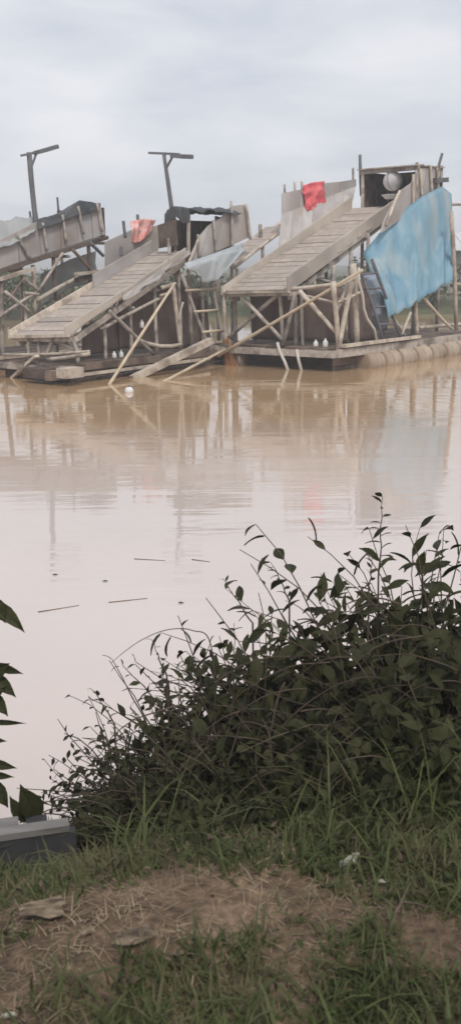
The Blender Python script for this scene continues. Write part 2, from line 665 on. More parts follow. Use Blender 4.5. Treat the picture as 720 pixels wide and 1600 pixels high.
def hull_boards(r, s0, s1, t, z0, z1, n, mat, th=.05):
    for i in range(n):
        a = z0 + (z1 - z0) * i / n
        b = z0 + (z1 - z0) * (i + .94) / n
        o_ = random.uniform(-.015, .015)
        q = [r.at(s0, t + o_, a), r.at(s1, t + o_, a), r.at(s1, t + o_, b), r.at(s0, t + o_, b)]
        slab('hull_board', q, th, T, mat, r.root)


def front_boards(r, t0, t1, s, z0, z1, n, mat, th=.05):
    for i in range(n):
        a = z0 + (z1 - z0) * i / n
        b = z0 + (z1 - z0) * (i + .94) / n
        o_ = random.uniform(-.015, .015)
        q = [r.at(s + o_, t0, a), r.at(s + o_, t1, a), r.at(s + o_, t1, b), r.at(s + o_, t0, b)]
        slab('hull_board', q, th, -U, mat, r.root)


def deck(r, s0, s1, t0, t1, z, n, mat='brown_wood'):
    """work deck of planks laid along the raft"""
    for i in range(n):
        a = t0 + (t1 - t0) * i / n
        b = t0 + (t1 - t0) * (i + .93) / n
        e = random.uniform(-.12, .12)
        dz = random.uniform(-.008, .008)
        slab('deck_plank', [r.at(s0 + e, a, z + dz), r.at(s0 + e, b, z + dz), r.at(s1 + e, b, z + dz), r.at(s1 + e, a, z + dz)], .04, ZUP, mat, r.root)


def wall_boards(r, pts_bottom, pts_top, t, th, mat, name='wall_board'):
    """upright boards side by side on plane t; pixel polylines give bottoms and tops"""
    for k in range(len(pts_bottom) - 1):
        b0, b1 = r.side(*pts_bottom[k], t), r.side(*pts_bottom[k + 1], t)
        t0, t1 = r.side(*pts_top[k], t), r.side(*pts_top[k + 1], t)
        off = T * random.uniform(-.02, .02)
        b1g, t1g = b0.lerp(b1, .965), t0.lerp(t1, .965)
        slab(name, [b0 + off, b1g + off, t1g + off, t0 + off], th, T, mat, r.root)


# ---- right raft -----------------------------------------------------------------------------
C = Raft('sluice_raft', 'large weathered wooden sluice raft hung with a pale blue tarpaulin', 527, 580)
TR = C.st(C.front(452, 448, 0))[1]              # across-position of the ramp's right edge
TL = C.st(C.front(352, 452, 0))[1]
rr = C.front(452, 452, 0)
lr = C.front(353, 455, 0)
tr = C.side(620, 321, TR)
s_top, _, z_top = C.st(tr)
tl = C.at(s_top, C.st(C.front(553, 314, s_top))[1], z_top)
run, runl, nrm = ramp(C, lr, rr, tr, tl, 22)
# side rails of the ramp
up_r = nrm
slab('ramp_rail', [rr - run * .02 + T * .03 - ZUP * .03, rr + run * .96 + T * .03 - ZUP * .16, rr + run * .96 + T * .03 + ZUP * .20, rr - run * .02 + T * .03 + ZUP * .32], .045, T, 'board_beige', C.root)
slab('ramp_rail', [lr - runl * .02 - T * .03 - ZUP * .05, lr + runl * .99 - T * .03 - ZUP * .05, lr + runl * .99 - T * .03 + ZUP * .30, lr - runl * .02 - T * .03 + ZUP * .13], .045, T, 'board_beige', C.root)
beam('ramp_sill', C.front(350, 458, -.05), C.front(452, 456, -.05), .07, .05, 'pale_wood', C.root)
for f in (.0, .33, .66, .98):                  # cross bearers below the planks
    beam('bearer', rr + run * f - nrm * .1 + T * .12, lr + runl * f - nrm * .1 - T * .12, .09, .09, 'grey_wood', C.root)
for tt, rn in ((rr - T * .08, run), (lr + T * .08, runl)):
    beam('stringer', tt - nrm * .20, tt + rn - nrm * .20, .08, .12, 'grey_wood', C.root)
# left upper wall: grey boards
for (x0, x1, yb0, yb1, yt0, yt1) in ((441, 470, 338, 325, 302, 296), (472, 505, 327, 312, 289, 286), (507, 530, 312, 304, 286, 284), (531, 556, 306, 292, 284, 280)):
    q = [C.side(x0, yb0, TL - .06), C.side(x1, yb1, TL - .06), C.side(x1, yt1, TL - .06), C.side(x0, yt0, TL - .06)]
    slab('wall_board', q, .03, T, 'board_grey', C.root)
for a, b in (((446, 345), (444, 288)), ((463, 332), (460, 284)), ((474, 326), (471, 283)), ((508, 335), (505, 283)), ((552, 300), (551, 262))):
    C.post(a, b, .07, 'grey_wood', 'wall_post', t=TL - .13)
for i in range(7):
    f0, f1 = .40 + .60 * i / 7, .40 + .60 * (i + .96) / 7
    w0, w1 = C.side(441 + 115 * i / 7, 336 - 44 * i / 7, TL - .06), C.side(441 + 115 * (i + .96) / 7, 336 - 44 * (i + .96) / 7, TL - .06)
    slab('wall_board', [lr + runl * f0 - T * .05 + ZUP * .12, lr + runl * f1 - T * .05 + ZUP * .12, w1 + ZUP * .02, w0 + ZUP * .02], .03, T, 'board_grey', C.root)
# header box at the top of the ramp
sb = s_top + .05
zb = z_top
boxL, boxR, boxD, boxH = C.st(C.front(566, 308, sb))[1], C.st(C.front(648, 300, sb))[1], 1.25, .90
back_s = sb + boxD
for i in range(5):                              # back wall boards
    a = boxL + (boxR - boxL) * i / 5
    b = boxL + (boxR - boxL) * (i + .96) / 5
    slab('box_board', [C.at(back_s, a, zb - .2), C.at(back_s, b, zb - .2), C.at(back_s, b, zb + boxH), C.at(back_s, a, zb + boxH)], .03, -U, 'brown_wood', C.root)
for i in range(4):                              # left wall
    a = sb + boxD * i / 4
    b = sb + boxD * (i + .96) / 4
    slab('box_board', [C.at(a, boxL, zb - .15), C.at(b, boxL, zb - .15), C.at(b, boxL, zb + boxH - .02), C.at(a, boxL, zb + boxH - .02)], .03, T, 'brown_wood', C.root)
slab('box_floor', [C.at(sb, boxL, zb - .02), C.at(sb, boxR, zb - .02), C.at(back_s, boxR, zb - .02), C.at(back_s, boxL, zb - .02)], .04, ZUP, 'brown_wood', C.root)
for i in range(4):                              # roof boards
    a = sb - .12 + (boxD + .2) * i / 4
    b = sb - .12 + (boxD + .2) * (i + .95) / 4
    slab('roof_board', [C.at(a, boxL - .12, zb + boxH + .05), C.at(a, boxR + .1, zb + boxH + .05), C.at(b, boxR + .1, zb + boxH + .07), C.at(b, boxL - .12, zb + boxH + .07)], .03, ZUP, 'grey_wood', C.root)
beam('lintel', C.at(sb, boxL - .1, zb + boxH - .03), C.at(sb, boxR + .1, zb + boxH - .03), .07, .10, 'grey_wood', C.root)
for tt, hh in ((boxL, 0.06), (boxR + .03, .1)):
    pole('corner_post', C.at(sb, tt, .5), C.at(sb, tt, zb + boxH + hh), .05, 'grey_wood', C.root)
    pole('corner_post', C.at(back_s, tt, .5), C.at(back_s, tt, zb + boxH + hh), .05, 'grey_wood', C.root)
pole('finial_post', C.at(sb + .1, boxL - .1, zb + .3), C.at(sb + .1, boxL - .16, zb + boxH + .42), .045, 'mast_wood', C.root)
pole('finial_post', C.at(sb + .9, boxR, zb + .5), C.at(sb + 1.1, boxR + .12, zb + boxH + .38), .04, 'mast_wood', C.root)
# stepped boards along the upper right edge
wall_boards(C, [(594, 364), (603, 358), (622, 344), (641, 332), (656, 322), (668, 316), (680, 308)],
            [(599, 346), (622, 300), (642, 286), (654, 263), (667, 262), (679, 262), (690, 262)], boxR + .06, .035, 'board_grey')
for a, b in (((603, 352), (624, 298)), ((645, 322), (645, 272)), ((659, 310), (656, 264)), ((674, 305), (672, 258)), ((684, 300), (682, 262))):
    C.post(a, b, .075, 'pale_wood', 'wall_post', t=boxR + .11)
C.post((677, 282), (696, 281), .16, 'mast_wood', 'bracket', t=boxR + .1, rnd=False)
C.post((690, 320), (760, 322), .08, 'grey_wood', 'outrigger', t=TR - .2)
# frame of the near side
TS = 0.0
C.post((520, 440), (529, 551), .12, 'pale_wood', t=TS)
C.post((551, 412), (557, 540), .15, 'pale_wood', t=TS - .05)
C.post((549, 440), (528, 548), .12, 'pale_wood', 'brace', t=TS + .1)
C.post((546, 438), (524, 492), .08, 'grey_wood', 'brace', t=TS - .12)
C.post((519, 463), (545, 478), .07, 'grey_wood', 'brace', t=TS - .1)
C.post((524, 448), (560, 430), .10, 'pale_wood', 'side_beam', t=TS - .02)
C.post((528, 472), (566, 455), .06, 'pale_wood', 'side_beam', t=TS + .06)
C.post((608, 489), (632, 524), .07, 'pale_wood', 'brace', t=TS)
C.post((641, 488), (627, 523), .08, 'pale_wood', 'brace', t=TS + .05)
C.post((648, 462), (651, 522), .11, 'pale_wood', t=TS - .05)
C.post((658, 462), (706, 515), .09, 'pale_wood', 'brace', t=TS)
C.post((704, 330), (712, 516), .12, 'pale_wood', t=TS)
C.post((690, 440), (720, 445), .07, 'pale_wood', 'side_beam', t=TS - .3)
C.post((655, 512), (740, 505), .09, 'pale_wood', 'side_beam', t=TS - .2)
for k in range(6):                              # trusses between the ramp edge and the side frame
    s = .3 + k * .75
    zz = rr.z + (run.z / (run.dot(U))) * s - .25
    if k < 2:
        pole('tie', C.at(s, TR, zz), C.at(s + .12, TS - .06, zz - .25), .035, 'grey_wood', C.root)
    pole('post', C.at(s, TR - .05, .45), C.at(s, TR - .05, zz), .05, 'grey_wood', C.root)
    pole('post', C.at(s, TL + .05, .45), C.at(s, TL + .05, zz), .05, 'grey_wood', C.root)
# front frame
C.post((349, 446), (353, 566), .10, 'pale_wood', s=0)
C.post((372, 457), (441, 531), .10, 'grey_wood', 'brace', s=.05)
C.post((440, 455), (352, 533), .11, 'grey_wood', 'brace', s=.18)
C.post((437, 456), (443, 548), .10, 'grey_wood', s=.1)
C.post((461, 456), (443, 536), .10, 'grey_wood', 'brace', s=.0)
C.post((470, 455), (473, 545), .08, 'grey_wood', s=.22)
C.post((468, 455), (524, 519), .11, 'pale_wood', 'brace', s=-.02)
C.post((452, 452), (522, 444), .09, 'pale_wood', 'front_beam', s=.06)
# deck, its edge beams, hull and floats
DZ = .50
deck(C, -.15, 6.6, TL - .3, .12, DZ, 13)
beam('deck_beam', C.at(-.2, TL - .3, DZ - .12), C.at(-.2, .1, DZ - .12), .10, .15, 'grey_wood', C.root)
beam('deck_beam', C.at(-.2, .14, DZ - .1), C.at(6.6, .14, DZ - .1), .10, .17, 'grey_wood', C.root)
beam('deck_beam', C.at(-.1, .2, DZ + .06), C.at(3.2, .2, DZ + .06), .10, .07, 'pale_wood', C.root)
beam('deck_beam', C.at(-.1, TL - .3, DZ - .1), C.at(6.6, TL - .3, DZ - .1), .10, .17, 'grey_wood', C.root)
hull_boards(C, -.1, 1.2, -.02, -.3, DZ - .18, 3, 'brown_wood')
for k in range(9):
    drum_float(C, C.at(1.1 + k * .72, .12, .085), U, .60, .265)
for k in range(9):
    drum_float(C, C.at(.35 + k * .70, TL + .1, .085), U, .64, .265)
front_boards(C, TL + .5, -.3, .25, -.3, DZ - .2, 3, 'dark_wood')
# brown sheeting inside the frame
cloth('lining_sheet', [[C.at(.8, TL + .1, 1.75), C.at(.8, TR - .2, 1.8), C.at(.7, -.25, 1.75)], [C.at(.85, TL + .1, .55), C.at(.8, TR - .2, .55), C.at(.75, -.25, .55)]],
      'brown_sheet', C.root, amp=.06, seed=3)
cloth('lining_sheet', [[C.at(.9, -.35, 1.9), C.at(2.0, -.4, 2.0)], [C.at(.9, -.3, .55), C.at(2.0, -.3, .55)]], 'brown_sheet', C.root, amp=.06, seed=4)
# neighbouring lower deck on the left of this raft
for i in range(6):
    a, b = i / 6, (i + .94) / 6
    p0, p1 = C.side(368, 416, TL - .35), C.side(452, 352, TL - .35)
    w_ = -T * .75
    q0, q1 = p0.lerp(p1, a), p0.lerp(p1, b)
    slab('side_plank', [q0, q1, q1 + w_, q0 + w_], .03, ZUP, 'deck_wood', C.root)
C.post((366, 418), (456, 350), .09, 'pale_wood', 'side_rail', t=TL - .30)
C.post((407, 372), (406, 350), .10, 'grey_wood', 'stake', t=TL - .8)
C.post((415, 370), (456, 338), .16, 'grey_wood', 'side_rail', t=TL - 1.1, rnd=False)
for q, w in (((370, 420), 470), ((410, 385), 470), ((448, 358), 440)):
    C.post(q, (q[0] + 3, w), .08, 'grey_wood', t=TL - .35)

# things on the right raft
tarp_top = [(566, 396), (594, 362), (626, 332), (658, 308), (690, 292), (704, 304)]
tarp_mid = [(588, 450), (612, 432), (636, 412), (664, 388), (690, 372), (706, 370)]
tarp_bot = [(604, 502), (622, 488), (644, 478), (662, 463), (688, 448), (708, 436)]
tp = cloth('tarpaulin', [[C.side(*p, TR + .14 + (boxR + .2 - TR - .14) * min(1, i / 3)) for i, p in enumerate(tarp_top)],
                         [C.side(*p, TR + .98) for p in tarp_mid],
                         [C.side(*p, TS + .12) for p in tarp_bot]], 'blue_tarp', None, amp=.20, freq=2.6, seed=7.3)
tag(tp, 'pale blue plastic tarpaulin hanging down the side of the large raft', 'tarpaulin')
lad = thing('ladder', 'wooden ladder leaning beside the pale blue tarpaulin', 'ladder', C.side(624, 526, TS + .15))
pole('rail', C.side(580, 405, TS - .1), C.side(625, 527, TS + .16), .04, 'mast_wood', lad)
pole('rail', C.side(558, 412, TS - .1), C.side(598, 530, TS + .16), .035, 'mast_wood', lad)
for y0, xa, xb in ((427, 563, 588), (450, 571, 597), (479, 581, 608), (506, 590, 617)):
    k = (y0 - 405) / 120
    pole('rung', C.side(xa, y0 + 1, TS - .1 + .26 * k), C.side(xb, y0, TS - .1 + .26 * k), .026, 'mast_wood', lad, seg=2)
dr = thing('plastic_drum', 'blue grey plastic drum standing behind the ladder', 'drum', C.side(592, 512, TS - .35))
dz0 = C.side(592, 512, TS - .35)
ax = (C.side(574, 430, TS - .45) - dz0).normalized()
lathe('shell', dz0, ax, [(0, .18), (.03, .25), (.35, .27), (.37, .285), (.42, .285), (.44, .27), (.85, .27), (.87, .285), (.92, .285), (.94, .27), (1.2, .26), (1.25, .2)], 'blue_drum', dr, n=20)
V, F = tube_geo([C.side(*p, TS + .2) for p in ((560, 418), (560, 440), (566, 462), (568, 482), (573, 498), (584, 514), (588, 532))], .03)
hz = make('hose', V, F, 'hose', smooth=True)
tag(hz, 'pale hose snaking down beside the ladder on the large raft', 'hose')
# red shirt
q = [[C.side(473, 290, TL - .02), C.side(487, 285, TL - .02), C.side(505, 283, TL - .02)], [C.side(474, 305, TL + .0), C.side(486, 308, TL), C.side(506, 305, TL)],
     [C.side(479, 329, TL + .02), C.side(489, 333, TL + .02), C.side(508, 331, TL + .02)]]
tag(cloth('red_shirt', q, 'red_cloth', None, amp=.10, freq=1.4, seed=2.2, vertical=False), 'bright red cloth draped over the wall of the large raft', 'cloth')
# ball, basin and cups
bc = C.front(613, 283, sb + .12)
prof = []
for i in range(13):
    a = math.pi * i / 12
    prof.append((-.245 * math.cos(a), max(.02, .245 * math.sin(a))))
by = thing('buoy', 'round dull white ball float in the box on top of the large raft', 'buoy', bc)
lathe('shell', bc, T + ZUP * .15, prof, 'buoy_white', by, n=20)
lathe('seam', bc, T + ZUP * .15, [(-.02, .247), (-.012, .252), (.012, .252), (.02, .247)], 'board_grey', by, n=20)
bs = C.front(611, 311, sb - .05)
tag(lathe('basin', bs, ZUP, [(0, .16), (.01, .17), (.09, .25), (.10, .265), (.105, .255), (.03, .16)], 'white_plastic', None, n=18), 'shallow white basin at the top of the large ramp', 'basin')
for (x, y, hh, rr_, nm, lb) in ((493, 527, .15, .055, 'jug', 'small white jug on the deck under the large ramp'), (508, 527, .19, .06, 'bottle', 'white bottle with a narrow neck on the deck under the large ramp')):
    p = C.front(x, y, .05)
    p.z = DZ + .01
    b_ = lathe(nm, p, ZUP, [(0, rr_ * .9), (.01, rr_), (hh * .6, rr_), (hh * .8, rr_ * .5), (hh * .82, rr_ * .35), (hh, rr_ * .35)], 'white_plastic', None, n=12)
    tag(b_, lb, nm)
# rusty cloth on the front left post
q = [[C.front(348, 530, -.12), C.front(358, 528, -.14)], [C.front(351, 560, -.14), C.front(366, 556, -.16)], [C.front(352, 592, -.15), C.front(377, 590, -.2)]]
tag(cloth('brown_cloth', q, 'rust_cloth', None, amp=.05, seed=5.1), 'rust brown cloth trailing into the water from the front post', 'cloth')
lp = pole('bamboo_pole', C.front(340, 556, -.28), C.front(566, 422, -.12), .04, 'bamboo', None, bend=.01)
tag(lp, 'long pale bamboo pole slanting across the front of the large raft', 'pole')
V, F = tube_geo([C.front(*p, -.26) for p in ((433, 535), (437, 550), (445, 566), (452, 585))], .035)
tag(make('hose', V, F, 'hose', smooth=True), 'short pale hose hanging into the water below the crossed braces', 'hose')
V, F = tube_geo([C.front(*p, -.26) for p in ((463, 546), (466, 562), (472, 584))], .035)
tag(make('hose', V, F, 'hose', smooth=True), 'stubby pipe hanging into the water right of the short hose', 'pipe')

# ---- middle raft ----------------------------------------------------------------------------
B = Raft('sluice_raft', 'middle wooden sluice raft with a dark tarpaulin roof and ragged ramp edge', 118, 597)
bTR = B.st(B.front(106, 522, -.05))[1]
bTL = B.st(B.front(22, 522, -.05))[1]
rr = B.front(106, 523, -.05)
lr = B.front(22, 524, -.05)
tr = B.side(294, 392, bTR)
s_top, _, z_top = B.st(tr)
tl = B.at(s_top, B.st(B.front(243, 388, s_top))[1], z_top)
run, runl, nrm = ramp(B, lr, rr, tr, tl, 20)
slab('ramp_rail', [rr - run * .02 + T * .03, rr + run * .42 + T * .03, rr + run * .42 + T * .03 + ZUP * .13, rr - run * .02 + T * .03 + ZUP * .20], .045, T, 'board_beige', B.root)
slab('ramp_rail', [rr + run * .425 + T * .04, rr + run * .97 + T * .04, rr + run * .97 + T * .04 + ZUP * .12, rr + run * .425 + T * .04 + ZUP * .12], .04, T, 'board_beige', B.root)
slab('ramp_rail', [lr - runl * .02 - T * .03 - ZUP * .05, lr + runl * .55 - T * .03 - ZUP * .05, lr + runl * .55 - T * .03 + ZUP * .14, lr - runl * .02 - T * .03 + ZUP * .14], .045, T, 'pale_wood', B.root)
slab('ramp_rail', [lr + runl * .555 - T * .04 - ZUP * .05, lr + runl * .99 - T * .04 - ZUP * .05, lr + runl * .99 - T * .04 + ZUP * .28, lr + runl * .555 - T * .04 + ZUP * .28], .045, T, 'board_grey', B.root)
beam('ramp_sill', B.front(15, 526, -.1), B.front(108, 524, -.1), .07, .06, 'pale_wood', B.root)
for f in (.0, .33, .66, .98):
    beam('bearer', rr + run * f - nrm * .1 + T * .1, lr + runl * f - nrm * .1 - T * .1, .09, .09, 'grey_wood', B.root)
for tt, rn in ((rr - T * .08, run), (lr + T * .08, runl)):
    beam('stringer', tt - nrm * .20, tt + rn - nrm * .20, .08, .12, 'grey_wood', B.root)
# ragged tarp strip below the right rail
q = [[rr + run * (.40 + .58 * i / 6) + T * .10 + ZUP * .06 for i in range(7)], [rr + run * (.40 + .58 * i / 6) + T * .13 - ZUP * (.05 + .05 * (i % 2)) for i in range(7)]]
cloth('edge_sheet', q, 'board_grey', B.root, amp=.03, seed=9.1, ragged=.14)
# header hut
sb, zb = s_top + .02, z_top
boxL, boxR, boxD, boxH = B.st(B.front(273, 380, sb))[1], bTR, 1.5, .80
back_s = sb + boxD
for i in range(5):
    a = boxL + (boxR - boxL) * i / 5
    b = boxL + (boxR - boxL) * (i + .96) / 5
    slab('box_board', [B.at(back_s, a, zb - .2), B.at(back_s, b, zb - .2), B.at(back_s, b, zb + boxH), B.at(back_s, a, zb + boxH)], .03, -U, 'dark_wood', B.root)
for i in range(4):
    a = sb - .1 + boxD * i / 4
    b = sb - .1 + boxD * (i + .96) / 4
    slab('box_board', [B.at(a, boxL, zb - .2), B.at(b, boxL, zb - .2), B.at(b, boxL, zb + boxH - .1), B.at(a, boxL, zb + boxH - .1)], .03, T, 'dark_wood', B.root)
slab('box_floor', [B.at(sb, boxL, zb - .02), B.at(sb, boxR, zb - .02), B.at(back_s, boxR, zb - .02), B.at(back_s, boxL, zb - .02)], .04, ZUP, 'brown_wood', B.root)
for tt in (boxL, boxR + .02):
    pole('corner_post', B.at(sb, tt, .5), B.at(sb, tt, zb + boxH + .02), .05, 'grey_wood', B.root)
    pole('corner_post', B.at(back_s, tt, .5), B.at(back_s, tt, zb + boxH + .02), .05, 'grey_wood', B.root)
# raised left upper wall of the ramp
q = [B.front(246, 352, sb - .25), B.front(275, 342, sb - .2), B.front(275, 383, sb - .2), B.front(248, 388, sb - .25)]
slab('wall_board', q, .03, -U, 'brown_wood', B.root)
q = [B.side(208, 364, bTL - .02), B.side(246, 352, bTL - .02), B.side(248, 392, bTL - .02), B.side(210, 402, bTL - .02)]
slab('wall_board', q, .03, T, 'board_beige', B.root)
for a, b in (((196, 372), (193, 345)), ((218, 372), (215, 335)), ((190, 400), (189, 385))):
    B.post(a, b, .08, 'mast_wood', 'stake', t=bTL - .1)
for a, b in (((168, 395), (205, 372)),):
    q = [B.side(165, 418, bTL - .5), B.side(213, 392, bTL - .5), B.side(213, 356, bTL - .5), B.side(165, 378, bTL - .5)]
    slab('wall_board', q, .03, T, 'board_grey', B.root)
wall_boards(B, [(293, 413), (312, 404), (336, 394), (360, 384), (376, 377), (392, 370)], [(309, 372), (326, 352), (350, 336), (363, 322), (376, 320), (386, 320)], bTR + .06, .035, 'board_grey')
for a, b in (((293, 415), (311, 370)), ((312, 405), (309, 366)), ((338, 396), (333, 344)), ((363, 388), (361, 314)), ((391, 374), (384, 318))):
    B.post(a, b, .075, 'grey_wood', 'wall_post', t=bTR + .12)
B.post((265, 398), (263, 372), .07, 'grey_wood', 'stake', t=bTR + .1)
# mast with a cross arm
m0, m1 = B.front(273, 362, sb - .05), B.front(256, 240, sb - .05)
mast = pole('mast', m0, m1, .055, 'mast_wood', B.root, r2=.04)
beam('crossarm', B.front(233, 239, sb - .05), B.front(280, 241, sb - .05), .06, .05, 'mast_wood', mast)
beam('crossarm', B.front(268, 243, sb - .08), B.front(300, 245, sb - .08), .10, .09, 'mast_wood', mast)
pole('strut', B.front(259, 264, sb - .05), B.front(271, 242, sb - .05), .03, 'mast_wood', mast)
pole('mast_foot', B.front(274, 384, sb - .03), B.front(268, 325, sb - .03), .07, 'grey_wood', B.root)
# near side frame
B.post((270, 446), (283, 548), .11, 'pale_wood', t=.0)
B.post((171, 486), (241, 554), .09, 'grey_wood', 'brace', t=.03)
B.post((158, 515), (254, 464), .08, 'grey_wood', 'brace', t=-.1)
B.post((286, 472), (279, 502), .05, 'pale_wood', 'brace', t=.1)
B.post((252, 450), (274, 443), .10, 'pale_wood', 'side_beam', t=-.05)
B.post((250, 462), (272, 455), .06, 'pale_wood', 'side_beam', t=-.05)
V, F = tube_geo([B.side(*p, .05) for p in ((219, 532), (232, 537), (250, 541), (268, 541), (284, 538))], .045)
make('side_beam', V, F, 'pale_wood', B.root, smooth=True)
for k in range(6):
    s = .3 + k * .8
    zz = rr.z + (run.z / run.dot(U)) * s - .28
    pole('post', B.at(s, bTR - .12, .35), B.at(s, bTR - .12, zz), .045, 'grey_wood', B.root)
    pole('post', B.at(s, bTL + .05, .35), B.at(s, bTL + .05, zz), .045, 'grey_wood', B.root)
    pole('tie', B.at(s, bTL, zz - .1), B.at(s, bTR, zz - .1), .035, 'grey_wood', B.root)
# front legs under the low end
B.post((45, 524), (46, 556), .09, 'pale_wood', s=0)
B.post((62, 524), (122, 548), .08, 'grey_wood', 'brace', s=.05)
B.post((86, 524), (72, 560), .09, 'grey_wood', 'brace', s=-.05)
B.post((61, 532), (62, 560), .08, 'grey_wood', s=-.02)
B.post((112, 525), (124, 558), .10, 'grey_wood', s=0)
B.post((5, 554), (140, 549), .07, 'pale_wood', 'front_beam', s=-.15)
B.post((75, 562), (140, 553), .08, 'pale_wood', 'front_beam', s=-.2)
# deck and hull
DZ = .36
deck(B, -.2, 6.0, bTL - .3, .1, DZ, 9)
beam('deck_beam', B.at(-.2, .14, DZ - .05), B.at(6.0, .14, DZ - .05), .10, .14, 'brown_wood', B.root)
beam('deck_beam', B.at(-.2, .20, DZ - .20), B.at(4.0, .20, DZ - .18), .08, .06, 'pale_wood', B.root)
beam('deck_beam', B.at(-.24, bTL - .3, DZ - .08), B.at(-.24, .1, DZ - .08), .10, .13, 'grey_wood', B.root)
hull_boards(B, -.15, 6.0, .04, -.3, DZ - .1, 3, 'brown_wood')
front_boards(B, bTL - .3, -.02, -.1, -.3, DZ - .14, 3, 'dark_wood')
for (x, y, w_, m_) in ((66, 582, .35, 'dark_wood'), (110, 582, .17, 'pale_wood'), (88, 586, .10, 'brown_wood')):
    c = B.front(x, y, -.45)
    V, F = box_geo(c, T * w_, U * .22, ZUP * .1)
    make('float_block', V, F, m_, B.root)
cloth('lining_sheet', [[B.side(186, 470, -.55), B.side(232, 452, -.6), B.side(284, 436, -.6)], [B.side(186, 545, -.5), B.side(232, 545, -.55), B.side(284, 545, -.55)]], 'brown_sheet', B.root, amp=.06, seed=13)
cloth('lining_sheet', [[B.side(284, 440, -.5), B.side(322, 470, -.3)], [B.side(284, 545, -.5), B.side(330, 540, -.3)]], 'brown_sheet', B.root, amp=.05, seed=14)
cloth('lining_sheet', [[B.side(128, 512, -.6), B.side(188, 478, -.6)], [B.side(128, 556, -.6), B.side(188, 547, -.6)]], 'brown_sheet', B.root, amp=.05, seed=15)

# things on the middle raft
q = []
for j, v in enumerate((0, .5, 1)):
    row = []
    for i in range(5):
        u = i / 4
        s = sb - .15 + (boxD + .35) * v
        t_ = boxL - .15 + (boxR - boxL + .35) * u
        row.append(B.at(s, t_, zb + boxH + .06 + .12 * math.sin(u * 3.1) * (1 - .3 * v) + .05 * math.sin(7 * u + 3 * v)))
    q.append(row)
q.insert(0, [p - ZUP * (.26 + .06 * math.sin(i * 2.3)) - U * .02 for i, p in enumerate(q[0])])
tag(cloth('roof_tarpaulin', q, 'dark_tarp', None, amp=.09, freq=2.4, seed=21, vertical=False, nrm=ZUP), 'dark crumpled tarpaulin roofing the hut of the middle raft', 'tarpaulin')
q = [[B.side(204, 346, bTL + .01), B.side(222, 342, bTL + .01), B.side(244, 344, bTL + .02)], [B.side(203, 360, bTL + .05), B.side(222, 360, bTL + .05), B.side(238, 358, bTL + .05)],
     [B.side(205, 380, bTL + .06), B.side(214, 380, bTL + .06), B.side(228, 372, bTL + .05)]]
tag(cloth('pink_cloth', q, 'pink_cloth', None, amp=.10, freq=1.6, seed=6), 'crumpled pink and white cloth on the wall of the middle raft', 'cloth')
q = [[B.side(288, 412, bTR + .22), B.side(318, 402, bTR + .24), B.side(345, 392, bTR + .24), B.side(378, 380, bTR + .22)], [B.side(292, 420, bTR + .34), B.side(320, 412, bTR + .4), B.side(350, 402, bTR + .4), B.side(384, 388, bTR + .34)],
     [B.side(304, 424, bTR + .40), B.side(324, 440, bTR + .42), B.side(340, 438, bTR + .42), B.side(372, 402, bTR + .4)]]
tag(cloth('tarpaulin', q, 'pale_tarp', None, amp=.12, freq=1.8, seed=31), 'whitish plastic sheet bunched between the middle and large rafts', 'tarpaulin')
lad = thing('ladder', 'rough wooden ladder with pale rungs at the end of the middle raft', 'ladder', B.side(325, 540, .25))
pole('rail', B.side(284, 428, .05), B.side(326, 541, .25), .045, 'grey_wood', lad)
pole('rail', B.side(330, 436, .05), B.side(352, 541, .25), .045, 'grey_wood', lad)
for y0, xa, xb in ((453, 290, 336), (486, 303, 341), (518, 316, 348)):
    k = (y0 - 428) / 113
    pole('rung', B.side(xa, y0 + 1, .07 + .2 * k), B.side(xb, y0 - 2, .07 + .2 * k), .03, 'bamboo', lad, seg=2)
for (x, y, hh, r_, nm, lb) in ((178, 538, .15, .05, 'bottle', 'small white bottle on the deck under the middle ramp'), (189, 537, .16, .05, 'jug', 'small white jug on the deck beside the bottle under the middle ramp'),
                               (222, 512, .18, .05, 'cup', 'tiny white cup hanging under the middle ramp')):
    p = B.side(x, y, -.3)
    if nm != 'cup':
        p.z = DZ + .01
    tag(lathe(nm, p, ZUP, [(0, r_ * .9), (.01, r_), (hh * .6, r_), (hh * .8, r_ * .5), (hh * .82, r_ * .35), (hh, r_ * .35)], 'white_plastic', None, n=12), lb, nm)
tag(pole('mooring_pole', on_z(166, 609, -.1), B.side(272, 444, .12), .035, 'bamboo', None, r2=.03, bend=.015), 'thin pole slanting from the water up to the middle raft post', 'pole')
a = on_z(206, 592, -.02)
V, F = beam_geo(a, B.side(330, 532, .75), .16, .14)
tag(make('timber_beam', V, F, 'pale_wood'), 'thick squared timber lying from the water up onto the middle raft', 'beam')
tag(pole('bamboo_pole', on_z(250, 600, -.05), B.side(352, 546, 1.0), .035, 'bamboo', None, bend=.01), 'thin bamboo pole dipping into the water beside the thick timber', 'pole')
V, F = beam_geo(on_z(17, 594, -.06), B.front(58, 556, -.3), .12, .06)
tag(make('plank', V, F, 'pale_wood'), 'short pale plank sloping into the water at the left ramp foot', 'plank')
bc = on_z(202, 611, .02)
prof = [(-.085 * math.cos(math.pi * i / 8), max(.008, .085 * math.sin(math.pi * i / 8))) for i in range(9)]
bo = thing('float_ball', 'small white float bobbing alone on the muddy water', 'float', bc)
lathe('shell', bc, ZUP, prof, 'white_plastic', bo, n=14)
lathe('cap', bc + ZUP * .07, ZUP, [(0, .03), (.03, .028), (.04, .015)], 'mast_wood', bo, n=8)

